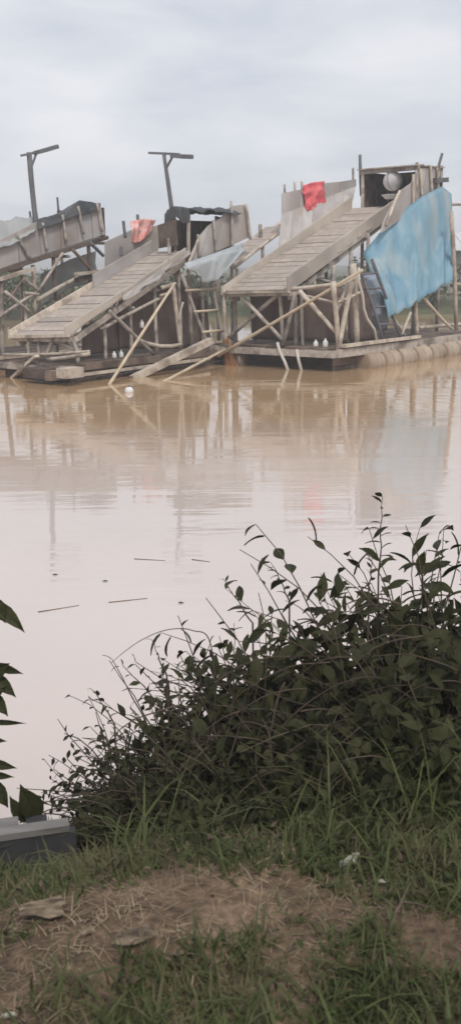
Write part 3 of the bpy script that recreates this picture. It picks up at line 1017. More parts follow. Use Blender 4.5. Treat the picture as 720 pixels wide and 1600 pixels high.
# ---- left raft ------------------------------------------------------------------------------
o0 = on_y(0, 560, 24.3)
A = Raft('sluice_raft', 'leftmost wooden sluice raft with a grey board wall, cut off by the edge', 0, 580)
A.o = Vector((o0.x, 24.3, 0))
A.root.location = A.o
WLOC[A.root.name] = A.o.copy()
AW = 1.9
wall_boards(A, [(-70, 441), (-36, 431), (-2, 421), (32, 409), (66, 398), (97, 388), (124, 379), (146, 372), (165, 366)],
            [(-75, 405), (-40, 392), (-6, 378), (28, 362), (60, 346), (95, 338), (122, 330), (143, 324), (158, 321)], .0, .04, 'board_grey', 'wall_board')
for a, b in (((74, 392), (67, 348)), ((104, 378), (98, 335)), ((131, 366), (122, 322)), ((160, 362), (152, 318)), ((47, 404), (26, 366))):
    A.post(a, b, .08, 'grey_wood', 'wall_post', t=.07)
beam('rail_beam', A.side(-80, 449, .03), A.side(168, 371, .03), .09, .09, 'brown_wood', A.root)
beam('rail_beam', A.side(-80, 462, .08), A.side(52, 420, .08), .12, .08, 'pale_wood', A.root)
p0, p1 = A.side(-75, 446, 0), A.side(166, 370, 0)
n_ = 18
runA = p1 - p0
for i in range(n_):                             # its own ramp floor, seen from below the wall
    a, b = i / n_, (i + .94) / n_
    slab('ramp_plank', [p0 + runA * a - T * .04, p0 + runA * b - T * .04, p0 + runA * b - T * AW, p0 + runA * a - T * AW], .035, ZUP, 'deck_wood', A.root)
slab('ramp_rail', [p0 - T * AW, p1 - T * AW, p1 - T * AW + ZUP * .5, p0 - T * AW + ZUP * .3], .04, T, 'board_grey', A.root)
# hut end boards and mast
zt = p1.z
for i in range(4):
    a, b = -.05 - (AW - .1) * i / 4, -.05 - (AW - .1) * (i + .95) / 4
    q = [p1 + T * a, p1 + T * b, p1 + T * b + ZUP * .72, p1 + T * a + ZUP * .72]
    slab('box_board', q, .03, -U, 'dark_wood', A.root)
m0, m1 = A.side(60, 372, -.12), A.side(46, 238, -.12)
mast = pole('mast', m0, m1, .07, 'mast_wood', A.root, r2=.06)
beam('crossarm', A.side(34, 243, -.12), A.side(62, 236, -.12), .07, .05, 'mast_wood', mast)
beam('crossarm', A.side(55, 239, -.14), A.side(90, 229, -.14), .12, .09, 'mast_wood', mast)
pole('strut', A.side(49, 262, -.12), A.side(58, 238, -.12), .03, 'mast_wood', mast)
A.post((92, 330), (90, 308), .06, 'mast_wood', 'stake', t=-.6)
A.post((49, 350), (47, 330), .06, 'mast_wood', 'stake', t=-.4)
# trestle below
for a, b, w_, m_, nm in (((52, 414), (56, 490), .10, 'pale_wood', 'post'), ((84, 402), (88, 470), .10, 'brown_wood', 'post'), ((36, 434), (62, 455), .09, 'grey_wood', 'brace'),
                         ((98, 395), (60, 455), .08, 'grey_wood', 'brace'), ((112, 388), (150, 430), .09, 'brown_wood', 'brace'), ((140, 378), (162, 400), .10, 'mast_wood', 'brace'),
                         ((138, 378), (141, 440), .10, 'brown_wood', 'post'), ((12, 472), (40, 432), .08, 'brown_wood', 'brace'), ((8, 455), (48, 488), .09, 'grey_wood', 'brace'),
                         ((2, 430), (5, 560), .11, 'grey_wood', 'post'), ((40, 456), (42, 545), .09, 'grey_wood', 'post'), ((-8, 500), (60, 455), .08, 'grey_wood', 'brace'),
                         ((16, 520), (100, 520), .08, 'grey_wood', 'side_beam'), ((58, 470), (122, 434), .12, 'pale_wood', 'brace'), ((40, 458), (62, 460), .08, 'pale_wood', 'side_beam'),
                         ((88, 470), (90, 540), .10, 'brown_wood', 'post'), ((141, 440), (143, 540), .10, 'brown_wood', 'post')):
    A.post(a, b, w_, m_, nm, t=-.02 if nm == 'post' else .06)
for k, s in enumerate((-.5, .9, 2.3, 3.7)):
    zz = p0.z + runA.z / runA.dot(U) * (s - A.st(p0)[0]) - .1
    pole('post', A.at(s, -AW + .05, .3), A.at(s, -AW + .05, zz), .05, 'grey_wood', A.root)
    pole('tie', A.at(s, -AW, zz - .08), A.at(s, .05, zz - .08), .04, 'grey_wood', A.root)
deck(A, -1.7, 4.8, -AW - .2, .15, .33, 7)
hull_boards(A, -1.7, 4.8, .05, -.3, .26, 3, 'brown_wood')
beam('deck_beam', A.at(-1.7, .2, .30), A.at(4.8, .2, .30), .08, .08, 'pale_wood', A.root)
cloth('lining_sheet', [[A.side(64, 428, -.6), A.side(110, 405, -.6), A.side(150, 392, -.6)], [A.side(64, 480, -.6), A.side(110, 450, -.6), A.side(150, 440, -.6)]], 'grey_tarp', A.root, amp=.08, seed=41)
A.post((118, 428), (156, 424), .10, 'pale_wood', 'plank', t=.35, rnd=False)
A.post((120, 438), (156, 428), .16, 'dark_wood', 'plank', t=.25, rnd=False)
q = [[A.side(60, 346, -.3), A.side(90, 334, -.35), A.side(125, 313, -.4), A.side(155, 319, -.3)], [A.side(58, 344, .0), A.side(92, 336, .02), A.side(124, 314, .02), A.side(158, 320, .02)],
     [A.side(60, 361, .10), A.side(92, 350, .10), A.side(124, 336, .10), A.side(150, 330, .10)]]
tag(cloth('roof_tarpaulin', q, 'dark_tarp', None, amp=.08, seed=51), 'dark sagging tarpaulin strip along the top of the leftmost raft', 'tarpaulin')
q = [[A.side(-40, 372, -1.0), A.side(0, 352, -1.0), A.side(28, 343, -1.0), A.side(58, 346, -.8)], [A.side(-45, 376, -.5), A.side(-4, 352, -.4), A.side(26, 340, -.4), A.side(58, 342, -.35)],
     [A.side(-45, 408, .09), A.side(-4, 392, .10), A.side(26, 378, .10), A.side(56, 362, .09)]]
tag(cloth('tarpaulin', q, 'grey_tarp', None, amp=.08, seed=61), 'light grey sheet bulging over the wall at the left picture edge', 'tarpaulin')

# ------------------------------------------------------------------ foliage tools
# leaf blade: outline and midrib at six stations, folded along the rib, tip curling down
_st = [(.10, .15, .03), (.26, .38, .06), (.44, .50, .07), (.62, .44, .05), (.80, .26, .01), (.92, .10, -.04)]
LEAF_V = np.array([(0, 0, 0)] + [v for y, w, z in _st for v in ((w, y, z), (0, y + .02, z - .055), (-w * .94, y + .01, z * .9))] + [(0.03, 1.03, -.10)])
LEAF_F = np.array([(0, 1, 2), (0, 2, 3), (16, 19, 17), (17, 19, 18)])
LEAF_Q = np.array([q for i in range(5) for q in ((1 + 3 * i, 4 + 3 * i, 5 + 3 * i, 2 + 3 * i), (2 + 3 * i, 5 + 3 * i, 6 + 3 * i, 3 + 3 * i))])


class Leaves:
    def __init__(self):
        self.P, self.D, self.N, self.L, self.W = [], [], [], [], []

    def add(self, p, d, n, l, w):
        self.P.append(p[:]), self.D.append(d[:]), self.N.append(n[:]), self.L.append(l), self.W.append(w)

    def mesh(self):
        P, D, N = np.array(self.P, float), np.array(self.D, float), np.array(self.N, float)
        D /= np.linalg.norm(D, axis=1, keepdims=True) + 1e-9
        S = np.cross(D, N)
        S /= np.linalg.norm(S, axis=1, keepdims=True) + 1e-9
        N = np.cross(S, D)
        L, W = np.array(self.L)[:, None, None], np.array(self.W)[:, None, None]
        lv = LEAF_V[None]
        V = P[:, None] + S[:, None] * lv[..., 0:1] * W + D[:, None] * lv[..., 1:2] * L + N[:, None] * lv[..., 2:3] * L
        k = len(P)
        off = (np.arange(k) * len(LEAF_V))[:, None, None]
        F = []
        for q in (LEAF_F, LEAF_Q):
            F += (off + q[None]).reshape(-1, q.shape[1]).tolist()
        return V.reshape(-1, 3), F


def rv():
    return Vector((random.gauss(0, 1), random.gauss(0, 1), random.gauss(0, 1))).normalized()


def shoot_path(base, d, L, sag, n=9, wob=.10):
    d = Vector(d).normalized()
    pts = [Vector(base)]
    for i in range(n):
        d = (d + Vector((0, 0, -sag / n)) + rv() * wob).normalized()
        pts.append(pts[-1] + d * (L / n))
    return pts


def shoot_leaves(pts, l0, l1, wr, start=.25, per=1.0, droop=.2, thin=0.0):
    """leaf poses along a shoot: alternate sides, smaller to the tip"""
    out = []
    n = len(pts) - 1
    k = int(n * per)
    side = 1
    for i in range(k + 1):
        t = start + (1 - start) * i / max(1, k)
        x = min(t * n, n - 1e-4)
        a = pts[int(x)].lerp(pts[int(x) + 1], x - int(x))
        d = (pts[int(x) + 1] - pts[int(x)]).normalized()
        s = d.cross(rv()).normalized()
        ld = (d * random.uniform(.2, .9) + s * side * random.uniform(.6, 1.1) + Vector((0, 0, -droop * random.uniform(0, 1.6)))).normalized()
        side = -side
        if thin and t > .55 and random.random() < thin:
            continue
        l = (l0 + (l1 - l0) * t) * random.uniform(.7, 1.25)
        out.append((a, ld, (Vector((0, 0, 1)) + rv() * .6).normalized(), l, l * wr * random.uniform(.8, 1.2)))
    return out


LEAF_ME = {}


def leaf_mesh(mat):
    if mat not in LEAF_ME:
        me = bpy.data.meshes.new('leaf')
        me.from_pydata(LEAF_V.tolist(), [], LEAF_F.tolist() + LEAF_Q.tolist())
        me.materials.append(MATS[mat])
        LEAF_ME[mat] = me
    return LEAF_ME[mat]


def leaf_obj(parent, p, d, n, l, w, mat):
    o = bpy.data.objects.new('leaf', leaf_mesh(mat))
    col.objects.link(o)
    d = Vector(d).normalized()
    s = d.cross(Vector(n)).normalized()
    n = s.cross(d)
    m = Matrix((s * w, d * l, n * l)).transposed().to_4x4()
    m.translation = Vector(p) - WLOC[parent.name]
    o.parent = parent
    o.matrix_local = m
    return o


def stems_mesh(name, paths, r0, parent, mat='stem', n=4):
    V, F = [], []
    for pts in paths:
        k = len(pts)
        v, f = tube_geo(pts, [r0 * (1 - .75 * i / (k - 1)) for i in range(k)], n, caps=False)
        o_ = len(V)
        V += v
        F += [tuple(i + o_ for i in q) for q in f]
    return make(name, V, F, mat, parent, smooth=True)


LEAF_BUDGET = [0]


def shrub(label, px, py_top, dist, rad, n_shoots, lsize, mat='leaf_dark', lean=(0, 0), wr=.5, nlead=6, group='shrubs massed on the bank'):
    """bush: base on the ground at distance dist below the pixel column px; its top reaches py_top"""
    top = on_y(px, py_top, dist)
    gx = top.x
    base = Vector((gx, dist, gz(gx, dist)))
    H = max(.25, top.z - base.z)
    n_shoots = int(n_shoots * 2.0)
    t = thing('shrub', label, 'shrub', base, group)
    lv, paths = Leaves(), []
    for i in range(n_shoots):
        a = random.uniform(0, 2 * math.pi)
        q = math.sqrt(random.random())
        b = base + Vector((math.cos(a) * rad * q * .8, math.sin(a) * rad * q * .55, 0))
        b.z = gz(b.x, b.y) - .02
        out = Vector((math.cos(a) * q, math.sin(a) * q, 0))
        d = Vector((lean[0], lean[1], 1)) + out * .8
        long_ = random.random() < .22
        L = H * (random.uniform(.85, 1.2) if long_ else random.uniform(.4, .92)) * (1.05 - .2 * q)
        pts = shoot_path(b, d, L, random.uniform(.3, 1.5), 9, .2)
        paths.append(pts)
        for lf in shoot_leaves(pts, lsize, lsize * .7, wr, .12, 2.3, .5, .55 if long_ else .1):
            lv.add(*lf)
    V, F = lv.mesh()
    f = make_np('foliage', V, F, mat, t)
    f['kind'] = 'stuff'
    stems_mesh('branches', paths, .006, t)
    lead = []
    for i in range(nlead):                      # leading shoots that stand out against the water
        a = random.uniform(0, 2 * math.pi)
        b = base + Vector((math.cos(a) * rad * .5, math.sin(a) * rad * .3, H * .3))
        d = Vector((lean[0] + random.uniform(-.5, .3), lean[1], 1.1))
        pts = shoot_path(b, d, H * random.uniform(.48, .68), random.uniform(.4, 1.6), 9, .16)
        lead.append(pts)
        for lf in shoot_leaves(pts, lsize * 1.25, lsize * .8, wr, .35, .8, .35):
            leaf_obj(t, *lf, mat)
            LEAF_BUDGET[0] += 1
    for pts in lead:
        stems_mesh('shoot', [pts], .006, t)
    return t


# ---- bush mass of the near bank, from left and near to right and far
shrub('low tangled shrub at the left foot of the bank thicket', 236, 1108, 3.42, .13, 60, .048, lean=(-.05, .0), nlead=5)
shrub('twiggy dark shrub second from the left in the bank thicket', 280, 1062, 3.45, .20, 90, .05, lean=(-.1, 0), nlead=6)
shrub('dense olive shrub below the arching grass stem', 350, 1006, 3.55, .26, 90, .052, lean=(-.2, 0), nlead=7)
shrub('dark shrub with drooping leaves in the middle of the thicket', 440, 962, 3.6, .28, 95, .062, lean=(-.2, 0), nlead=8)
shrub('broad dark shrub with large hanging leaves right of the thicket middle', 535, 905, 3.65, .28, 90, .105, lean=(-.25, 0), nlead=8, wr=.46)
shrub('tall shrub with long leaves behind the leafy sapling', 628, 850, 3.7, .28, 95, .115, lean=(-.2, 0), nlead=8, wr=.36)
shrub('tallest dark shrub at the right picture edge', 712, 765, 3.65, .28, 120, .13, lean=(-.15, 0), nlead=9, wr=.40)
shrub('shadowy shrub low in front of the tallest shrub', 690, 950, 3.2, .28, 80, .10, lean=(0, 0), nlead=3)
shrub('shadowy shrub low in front of the large leaved shrub', 560, 1080, 3.15, .28, 90, .06, lean=(0, 0), nlead=2)
shrub('mossy green low shrub at the foot of the thicket', 420, 1110, 3.15, .28, 100, .048, 'leaf_dark', nlead=2)
shrub('small grassy shrub low left of the thicket foot', 300, 1130, 3.2, .20, 90, .045, 'leaf_dark', nlead=2)


def sapling(name, label, base_px, tip_px, dist, nl, lsize, mat='leaf_dark', sag=0.0, r=.004, start=.1):
    b, e = on_y(*base_px, dist), on_y(*tip_px, dist)
    g = Vector((b.x, dist, gz(b.x, dist)))
    t = thing(name, label, 'plant', g, 'single plants rising out of the thicket')
    pts = [g, b.lerp(g, .5)]
    for i in range(9):
        k = i / 8
        pts.append(b.lerp(e, k) + Vector((0, 0, sag * math.sin(math.pi * k))) + rv() * .004)
    stems_mesh('stem', [pts], r, t)
    for lf in shoot_leaves(pts[2:], lsize, lsize * .7, .40, start, nl / 8, .3):
        leaf_obj(t, *lf, mat)
    return t


sapling('sapling', 'slender leafy sapling standing up alone against the water', (592, 900), (597, 775), 3.6, 11, .062)
sapling('weed', 'short leafy weed sprig above the middle of the thicket', (452, 940), (424, 878), 3.6, 8, .042)
sapling('weed', 'thin bare weed sprig leaning left of the middle shrub', (395, 975), (348, 903), 3.6, 7, .032, start=.3)
sapling('weed', 'thin weed with curled tip above the left of the thicket', (262, 1060), (238, 1000), 3.5, 5, .028)
sapling('weed', 'tiny weed at the left tip of the thicket', (180, 1130), (142, 1075), 3.45, 5, .024)
sapling('weed', 'small leafy weed between the large leaved shrub and the sapling', (575, 920), (583, 870), 3.6, 5, .04)
g = [on_y(*p, 3.5) for p in ((330, 1010), (300, 985), (262, 984), (225, 998), (195, 1018), (174, 1036))]
base = Vector((g[0].x + .03, 3.5, gz(g[0].x, 3.5)))
ctl = [base, base.lerp(g[0], .5)] + g
path = []
for i in range(len(ctl) - 1):                   # smooth curve through the control points
    p0, p1, p2, p3 = ctl[max(i - 1, 0)], ctl[i], ctl[i + 1], ctl[min(i + 2, len(ctl) - 1)]
    for k in range(6):
        t = k / 6
        path.append((p1 * 2 + (p2 - p0) * t + (p0 * 2 - p1 * 5 + p2 * 4 - p3) * t * t + (p1 * 3 - p0 - p2 * 3 + p3) * t ** 3) / 2)
path.append(ctl[-1])
V, F = tube_geo(path, [.0028 - .0018 * i / (len(path) - 1) for i in range(len(path))], 4)
tag(make('grass_stem', V, F, 'stem', smooth=True), 'single long grass stem arching left over the water', 'grass stem')

# ---- flotsam on the water
for i, (x0, y0, x1, y1, lb) in enumerate(((170, 941, 230, 935, 'thin dark stick floating in open water left of the thicket'), (210, 873, 258, 876, 'short stick floating near the mast reflection'),
                                          (300, 874, 328, 878, 'tiny stick floating just right of the mast reflection'), (60, 956, 124, 946, 'faint sliver of wood floating near the left plant'))):
    tag(pole('floating_stick', on_z(x0, y0, .004), on_z(x1, y1, .001), .0035, 'brown_wood', None, bend=.0, r2=.003), lb, 'stick', 'sticks drifting on the water')
for (x, y, lb) in ((160, 908, 'single dark leaf floating below the left mast reflection'), (82, 898, 'dark leaf floating at the end of the left mast reflection'), (278, 942, 'dark leaf floating right of the thin stick')):
    p = on_z(x, y, .006)
    lf = thing('floating_leaf', lb, 'leaf', p, 'leaves drifting on the water')
    leaf_obj(lf, p, Vector((1, .3, 0)), Vector((0, 0, 1)), .045, .03, 'leaf_dark')

# ---- broad-leaved plant leaning in at the left edge
bp_ = Vector((-1.02, 3.45, gz(-1.02, 3.45)))
pl = thing('broad_leaved_plant', 'broad leaved plant leaning in at the left edge over the water', 'plant', bp_)
D0 = 3.45
stem_pts = [bp_] + [on_y(*p, D0) for p in ((-60, 1180), (-45, 1080), (-30, 1000), (-15, 935))]
stems_mesh('stem', [stem_pts, [on_y(-40, 1150, D0), on_y(-20, 1130, D0), on_y(-5, 1120, D0)], [on_y(-40, 1060, D0), on_y(-5, 1040, D0)]], .010, pl, n=6)
for (x0, y0, x1, y1, wpx) in ((-12, 935, 38, 986, 22), (-10, 932, 8, 972, 26), (-14, 1055, 12, 1038, 26), (-8, 1040, 34, 1052, 14), (-14, 1050, 24, 1088, 22), (-16, 1078, 12, 1118, 22),
                              (-20, 1128, 38, 1130, 9), (-18, 1155, 9, 1158, 10), (-20, 1190, 24, 1200, 16), (-16, 1210, 20, 1214, 12), (-20, 1100, 6, 1075, 20), (-10, 1215, 12, 1262, 26)):
    a, b = on_y(x0, y0, D0), on_y(x1, y1, D0 - .05)
    l = (b - a).length
    leaf_obj(pl, a, b - a, Vector((random.uniform(-.3, .3), -1, .5)), l, wpx / FPX * D0 * 1.1, 'leaf_dark')
bl = thing('broad_leaved_plant', 'dark curved leaf rising beside the grey plank at the left edge', 'plant', on_ground(52, 1300))
stems_mesh('stem', [[on_ground(52, 1300), on_y(40, 1288, 3.15), on_y(52, 1283, 3.15)]], .006, bl)
leaf_obj(bl, on_y(62, 1284, 3.15), on_y(30, 1224, 3.12) - on_y(62, 1284, 3.15), Vector((.3, -1, .3)), .155, .085, 'leaf_dark')
leaf_obj(bl, on_y(40, 1286, 3.15), on_y(4, 1226, 3.12) - on_y(40, 1286, 3.15), Vector((.3, -1, .3)), .115, .05, 'leaf_dark')

# ---- grey plank landing at the left edge
g0 = Vector((-.78, 3.0, 0))
lt = thing('plank_landing', 'weathered grey plank landing with a dark side at the left edge', 'landing', (-.9, 3.0, gz(-.9, 3.0)))
zt = .525
e1 = Vector((math.cos(R(14)), math.sin(R(14)), 0))
e2 = Vector((-e1.y, e1.x, 0))
tipp = Vector((-.525, 3.03, zt))
for k in range(2):
    w0, w1 = k * .055, k * .055 + .052
    a = tipp + e2 * w0 - e1 * (.02 + .16 * k)
    q = [a, a + e2 * (w1 - w0), a + e2 * (w1 - w0) - e1 * 1.6, a - e1 * 1.6]
    slab('board', q, .022, ZUP, 'landing_wood', lt)
q = [tipp + e2 * .004 - ZUP * .024, tipp + e2 * .004 - e1 * 1.6 - ZUP * .024, tipp + e2 * .004 - e1 * 1.6 - ZUP * .20, tipp + e2 * .004 - ZUP * .20]
slab('side_board', q, .03, -e2, 'landing_side', lt)
for k in (.12, .7, 1.3):
    V, F = box_geo(tipp - e1 * k + e2 * .10 - ZUP * .16, e1 * .035, e2 * .05, ZUP * .13)
    make('support', V, F, 'landing_side', lt)

# ------------------------------------------------------------------ grass and straw (uncountable)
def blades(n, sampler, lmin, lmax, wmin, wmax, tilt, sag):
    P = sampler(n)
    n = len(P)
    z = ground_z(P[:, 0], P[:, 1])
    base = np.stack([P[:, 0], P[:, 1], z - .005], 1)
    L = rng.uniform(lmin, lmax, n) * (P[:, 2] if P.shape[1] > 2 else 1)
    W = rng.uniform(wmin, wmax, n)
    az = rng.uniform(0, 2 * np.pi, n)
    tl = rng.uniform(tilt[0], tilt[1], n)
    hd = np.stack([np.cos(az), np.sin(az), np.zeros(n)], 1)
    side = np.stack([-np.sin(az), np.cos(az), np.zeros(n)], 1)
    sg = rng.uniform(sag[0], sag[1], n)
    V = np.zeros((n, 7, 3))
    p = base.copy()
    ang = tl.copy()
    for k in range(4):
        w = (W * (1, .85, .55, 0)[k])[:, None]
        if k < 3:
            V[:, 2 * k] = p - side * w
            V[:, 2 * k + 1] = p + side * w
        else:
            V[:, 6] = p
        p = p + (hd * np.sin(ang)[:, None] + np.array([0, 0, 1]) * np.cos(ang)[:, None]) * (L / 3)[:, None]
        ang = np.minimum(ang + sg, 1.75)
    off = (np.arange(n) * 7)[:, None]
    F = np.concatenate([off + np.array([[0, 1, 3, 2]]), off + np.array([[2, 3, 5, 4]])]).tolist() + (off + np.array([[4, 5, 6]])).tolist()
    return V.reshape(-1, 3), F


def px_of(P):
    """world ground points to photograph pixels, to look up which growth covers that spot of the bank"""
    inv = np.array(CM.inverted())
    q = np.c_[P, np.ones(len(P))] @ inv.T
    return 360 + FPX * q[:, 0] / -q[:, 2], 800 - FPX * q[:, 1] / -q[:, 2]


def growth(P):
    """green cover (0..1) of bank points"""
    pts = np.c_[P[:, :2], ground_z(P[:, 0], P[:, 1])]
    x, y = px_of(pts)
    nz = np.array([noise.fractal(Vector((a * 2.6, b * 2.6, 3)), .8, 2.1, 4) for a, b in P[:, :2]])
    edge = np.interp(x, [0, 120, 250, 380, 560, 720], [1640, 1560, 1490, 1450, 1435, 1430])
    g = sstep((y - edge) / 110 + .5 + nz * 1.3) * np.clip(.75 + nz, .25, 1)
    right = sstep((x - np.interp(y, [1150, 1300, 1400, 1440], [560, 510, 540, 660])) / 110 + .5 + nz * 1.2) * (y < 1450) * np.clip(.85 + nz, .3, 1)
    left = sstep((1392 - y) / 90 + .5 + nz * 1.3) * sstep((400 - x) / 90 + .4 + nz)
    far = (y < 1290) * .8
    return np.clip(np.maximum.reduce([g, right, left * .6, far]), .0, 1)


def area(n, x0, x1, y0, y1):
    P = np.stack([rng.uniform(x0, x1, n), rng.uniform(y0, y1, n)], 1)
    return P[P[:, 1] < shore(P[:, 0]) - .05]


def green_sampler(n):
    P = area(n, -1.5, 1.6, 1.55, 4.4)
    P = P[rng.random(len(P)) < growth(P) * np.clip(2.4 / P[:, 1], .3, 1)]
    # tussocks: length varies in patches
    k = np.array([noise.noise(Vector((a * 4, b * 4, 9))) for a, b in P])
    return np.c_[P, 1 + .55 * k]


def dry_sampler(n):
    P = area(n, -1.7, 1.9, 1.2, 3.9)
    g = growth(P)
    return P[rng.random(len(P)) < .13 + .87 * (1 - g)]


V, F = blades(95000, green_sampler, .03, .095, .0016, .0042, (.1, 1.25), (.1, .6))
gr = make_np('grass', V, F, 'grass_green')
tag(gr, 'short green grass growing over the near bank', 'grass', kind='stuff')
V, F = blades(5200, green_sampler, .08, .19, .0025, .0055, (.1, 1.0), (.15, .6))
gr = make_np('tall_grass', V, F, 'grass_green')
tag(gr, 'longer green grass blades standing out of the turf', 'grass', kind='stuff')
V, F = blades(52000, dry_sampler, .02, .08, .0007, .0018, (1.0, 1.55), (.0, .4))
gr = make_np('dry_grass', V, F, 'grass_dry')
tag(gr, 'brown dry straw matted over the bare earth', 'straw', kind='stuff')


def low_leaves(name, label, n, test, hmax, l0, l1, mat):
    lv = Leaves()
    P = area(n, -1.6, 1.9, 1.3, 4.0)
    pts = np.c_[P, ground_z(P[:, 0], P[:, 1])]
    x, y = px_of(pts)
    keep = test(x, y, P)
    for p in pts[keep]:
        h = hmax * random.random() ** 1.6
        l = random.uniform(l0, l1)
        lv.add((p[0], p[1], p[2] + h), (rv() + Vector((0, -.3, .1))).normalized(), (Vector((0, 0, 1)) + rv() * .6).normalized(), l, l * random.uniform(.3, .6))
    V, F = lv.mesh()
    tag(make_np(name, V, F, mat), label, 'ground cover', kind='stuff')


low_leaves('creeper', 'dark creeper leaves matted at the foot of the thicket', 26000,
           lambda x, y, P: (y < np.interp(x, [0, 150, 330, 520, 720], [1290, 1300, 1345, 1330, 1290]) + rng.normal(0, 14, len(x))) & (x > 150) & ~((x > 340) & (x < 530) & (y > 1240) & (rng.random(len(x)) < .85)), .15, .018, .05, 'leaf_dark')
low_leaves('dead_leaves', 'brown dead leaves lying under the thicket and on the straw', 9000,
           lambda x, y, P: (y > 1180) & (rng.random(len(x)) < np.where((y < 1350) & (x > 280) & (x < 560), .9, .18)), .05, .012, .035, 'litter')
low_leaves('weeds', 'small broad weed leaves scattered through the green grass', 7000, lambda x, y, P: rng.random(len(x)) < growth(P) * .55, .07, .012, .034, 'leaf_green')

def reed_sampler(n):
    P = area(n, -.9, 1.7, 2.6, 3.9)
    x, y = px_of(np.c_[P, ground_z(P[:, 0], P[:, 1])])
    return P[(x > 150) & (y < 1345) & (rng.random(len(P)) < np.where(x > 480, 1.0, .45))]


V, F = blades(2600, reed_sampler, .16, .42, .002, .0045, (.1, 1.0), (.15, .7))
tag(make_np('long_grass', V, F, 'grass_green'), 'long arching grass blades growing through the thicket foot', 'grass', kind='stuff')

# dry vines and dead stems tangled through the thicket
paths = []
for k in range(70):
    px_ = random.uniform(230, 760)
    top_ = np.interp(px_, [150, 300, 440, 600, 720], [1110, 1050, 980, 920, 860])
    b = on_y(px_, random.uniform(top_ + 30, 1290), random.uniform(2.95, 3.3))
    b.z = max(b.z, gz(b.x, b.y) + .03)
    d = Vector((random.uniform(-1, .6), random.uniform(-.5, .1), random.uniform(-.3, .8)))
    paths.append(shoot_path(b, d, random.uniform(.15, .42), random.uniform(.3, 1.8), 8, .14))
vt = stems_mesh('dead_vines', paths, .0032, None, 'litter')
tag(vt, 'thin brown dead vines tangled through the thicket', 'vines', kind='stuff')

# ------------------------------------------------------------------ litter on the bank
def chip(name, label, cat, px, py, w, d, th, rot, mat, lift=.0, tilt=0.0, n=11):
    """flat broken piece with an uneven outline lying on the ground"""
    p = on_ground(px, py)
    rs = [random.uniform(.55, 1.15) for _ in range(n)]
    V, F = [], []
    for z, k in ((0, .96), (th * .6, 1.0), (th, .86)):
        for i in range(n):
            a = 2 * math.pi * i / n
            x, y = math.cos(a) * w * rs[i] * k, math.sin(a) * d * rs[i] * k
            zz = z + tilt * x + .15 * th * math.sin(3 * a)
            c, s = math.cos(rot), math.sin(rot)
            V.append(p + Vector((x * c - y * s, x * s + y * c, zz + lift)))
    for j in range(2):
        for i in range(n):
            k = (i + 1) % n
            F.append((j * n + i, j * n + k, (j + 1) * n + k, (j + 1) * n + i))
    F += [tuple(reversed(range(n))), tuple(range(2 * n, 3 * n))]
    return tag(make(name, V, F, mat), label, cat)


chip('bark_slab', 'flat greyish bark slab lying at the left of the straw', 'bark', 66, 1434, .080, .050, .006, -.1, 'bark_piece', lift=.026, tilt=.06)
chip('bark_slab', 'brownish bark slab raised over the straw below the left slab', 'bark', 216, 1480, .062, .034, .005, .15, 'bark_piece', lift=.030, tilt=.10)
chip('wood_chip', 'small pale chip between the two bark slabs', 'wood chip', 138, 1461, .020, .012, .008, .4, 'bark_piece', lift=.006)
chip('paper_scrap', 'crumpled whitish scrap at the edge of the green grass', 'scrap', 543, 1356, .034, .018, .014, .5, 'pale_litter', lift=.012, tilt=.3)
chip('paper_scrap', 'small pale scrap right of the straw under the green blades', 'scrap', 600, 1382, .016, .010, .006, .1, 'pale_litter', lift=.006)
chip('wood_chip', 'tiny pale chip at the bottom left corner', 'wood chip', 14, 1592, .018, .008, .006, .1, 'pale_litter', lift=.006)
chip('dry_leaf', 'pale curled leaf on the far edge of the straw', 'leaf', 380, 1255, .022, .012, .006, .3, 'pale_litter', lift=.05)


def twig(label, pixels, r, mat='stem', branches=()):
    pts = [on_ground(*p) + Vector((0, 0, h)) for p, h in pixels]
    V, F = tube_geo(pts, [r * (1 - .5 * i / (len(pts) - 1)) for i in range(len(pts))], 6)
    t = thing('twig', label, 'twig', pts[0])
    make('stem', V, F, mat, t, smooth=True)
    for br in branches:
        q = [on_ground(*p) + Vector((0, 0, h)) for p, h in br]
        V, F = tube_geo(q, [r * .7 * (1 - .5 * i / (len(q) - 1)) for i in range(len(q))], 5)
        make('side_twig', V, F, mat, t, smooth=True)


twig('dark forked twig standing in the grass at the right', [((604, 1462), .0), ((612, 1452), .02), ((620, 1440), .035), ((628, 1432), .04), ((650, 1432), .035), ((678, 1438), .03)], .005, 'stem',
     [[((624, 1436), .04), ((632, 1424), .05), ((640, 1412), .06)]])
twig('short dark stalk upright beside the straw', [((350, 1478), .0), ((352, 1478), .02), ((349, 1477), .035)], .004)
twig('thin pale stalk upright in the grass at lower left', [((300, 1560), .0), ((300, 1560), .03), ((303, 1558), .055)], .003, 'grass_dry')
twig('bent pale straw stalk left of the middle', [((204, 1428), .0), ((202, 1420), .015), ((200, 1412), .03)], .003, 'grass_dry')
twig('long pale straw leaning over the brown slab', [((250, 1520), .0), ((258, 1498), .02), ((266, 1478), .03)], .0025, 'grass_dry')
twig('pale dead branch lying below the grey landing', [((0, 1356), .03), ((30, 1352), .03), ((60, 1346), .03), ((78, 1342), .02)], .004, 'bark_piece')

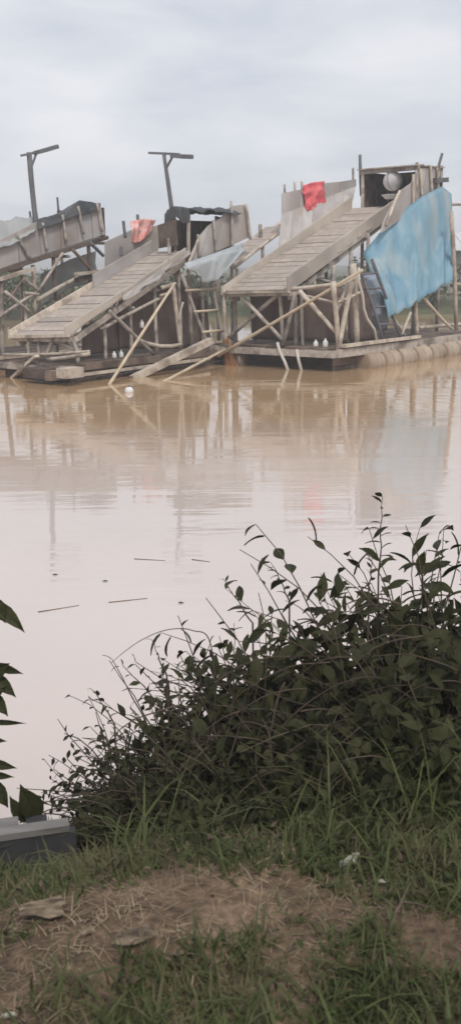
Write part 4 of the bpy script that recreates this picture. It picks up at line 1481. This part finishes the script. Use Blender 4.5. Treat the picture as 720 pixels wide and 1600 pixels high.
# ------------------------------------------------------------------ far bank growth and shed
def far_shrub(x, y, h, r, n):
    b = Vector((x, y, .35))
    t = thing('far_shrub', 'pale green shrub on the far bank behind the rafts', 'shrub', b, 'shrubs along the far bank')
    lv, paths = Leaves(), []
    for i in range(5):
        a = random.uniform(0, 6.28)
        paths.append(shoot_path(b - ZUP * .2, Vector((math.cos(a) * .5, math.sin(a) * .5, 1)), h * .7, 0, 5))
    for i in range(n):
        d = rv()
        k = random.random() ** .4
        lump = 1 + .35 * noise.noise(d * 2.2 + Vector((x, y, 0)))
        p = b + Vector((d.x * r * k * lump, d.y * r * k * lump, h * .5 + d.z * h * .5 * k * lump))
        if p.z < .2:
            continue
        lv.add(p, (rv() + Vector((0, 0, .2))).normalized(), rv(), random.uniform(.18, .36), random.uniform(.08, .16))
    V, F = lv.mesh()
    f = make_np('foliage', V, F, 'leaf_far', t)
    f['kind'] = 'stuff'
    stems_mesh('stems', paths, .04, t)


for k in range(16):
    far_shrub(-13.5 + k * 1.65 + random.uniform(-.5, .5), 48.5 + random.uniform(-1.2, 2.0), random.uniform(1.5, 2.7), random.uniform(1.0, 1.6), 420)
sh = thing('shed', 'distant low shed with a pale metal roof at the right edge', 'shed', (13.6, 58, .5))
for i in range(6):
    V, F = box_geo((11.6 + i * .9, 58, 1.75), (.43, 0, 0), (0, .04, 0), (0, 0, 1.25))
    make('wall_board', V, F, 'board_grey', sh)
for i in range(6):
    x0 = 11.0 + i * 1.0
    slab('roof_sheet', [(x0, 57, 2.9), (x0 + .96, 57, 2.9), (x0 + .96, 60.5, 3.9), (x0, 60.5, 3.9)], .04, (0, -.3, 1), 'metal_roof', sh)
for x in (11.2, 13.9, 16.6):
    for y in (57.2, 60.2):
        pole('post', (x, y, .3), (x, y, 2.95 if y < 58 else 3.8), .07, 'grey_wood', sh)
print('leaf objects', LEAF_BUDGET[0])

# ------------------------------------------------------------------ humid air
V, F = box_geo((0, 2000, 2.2), (3000, 0, 0), (0, 2600, 0), (0, 0, 5.8))
hm = bpy.data.materials.new('haze')
hm.use_nodes = True
hn, hl = hm.node_tree.nodes, hm.node_tree.links
hn.clear()
ho = hn.new('ShaderNodeOutputMaterial')
hv = hn.new('ShaderNodeVolumePrincipled')
hv.inputs['Color'].default_value = (.93, .94, .96, 1)
hv.inputs['Density'].default_value = .0035
hl.new(hv.outputs[0], ho.inputs['Volume'])
MATS['haze'] = hm
hz = make('haze', V, F, 'haze')
tag(hz, 'thin pale haze in the air over the water', 'haze', kind='stuff')
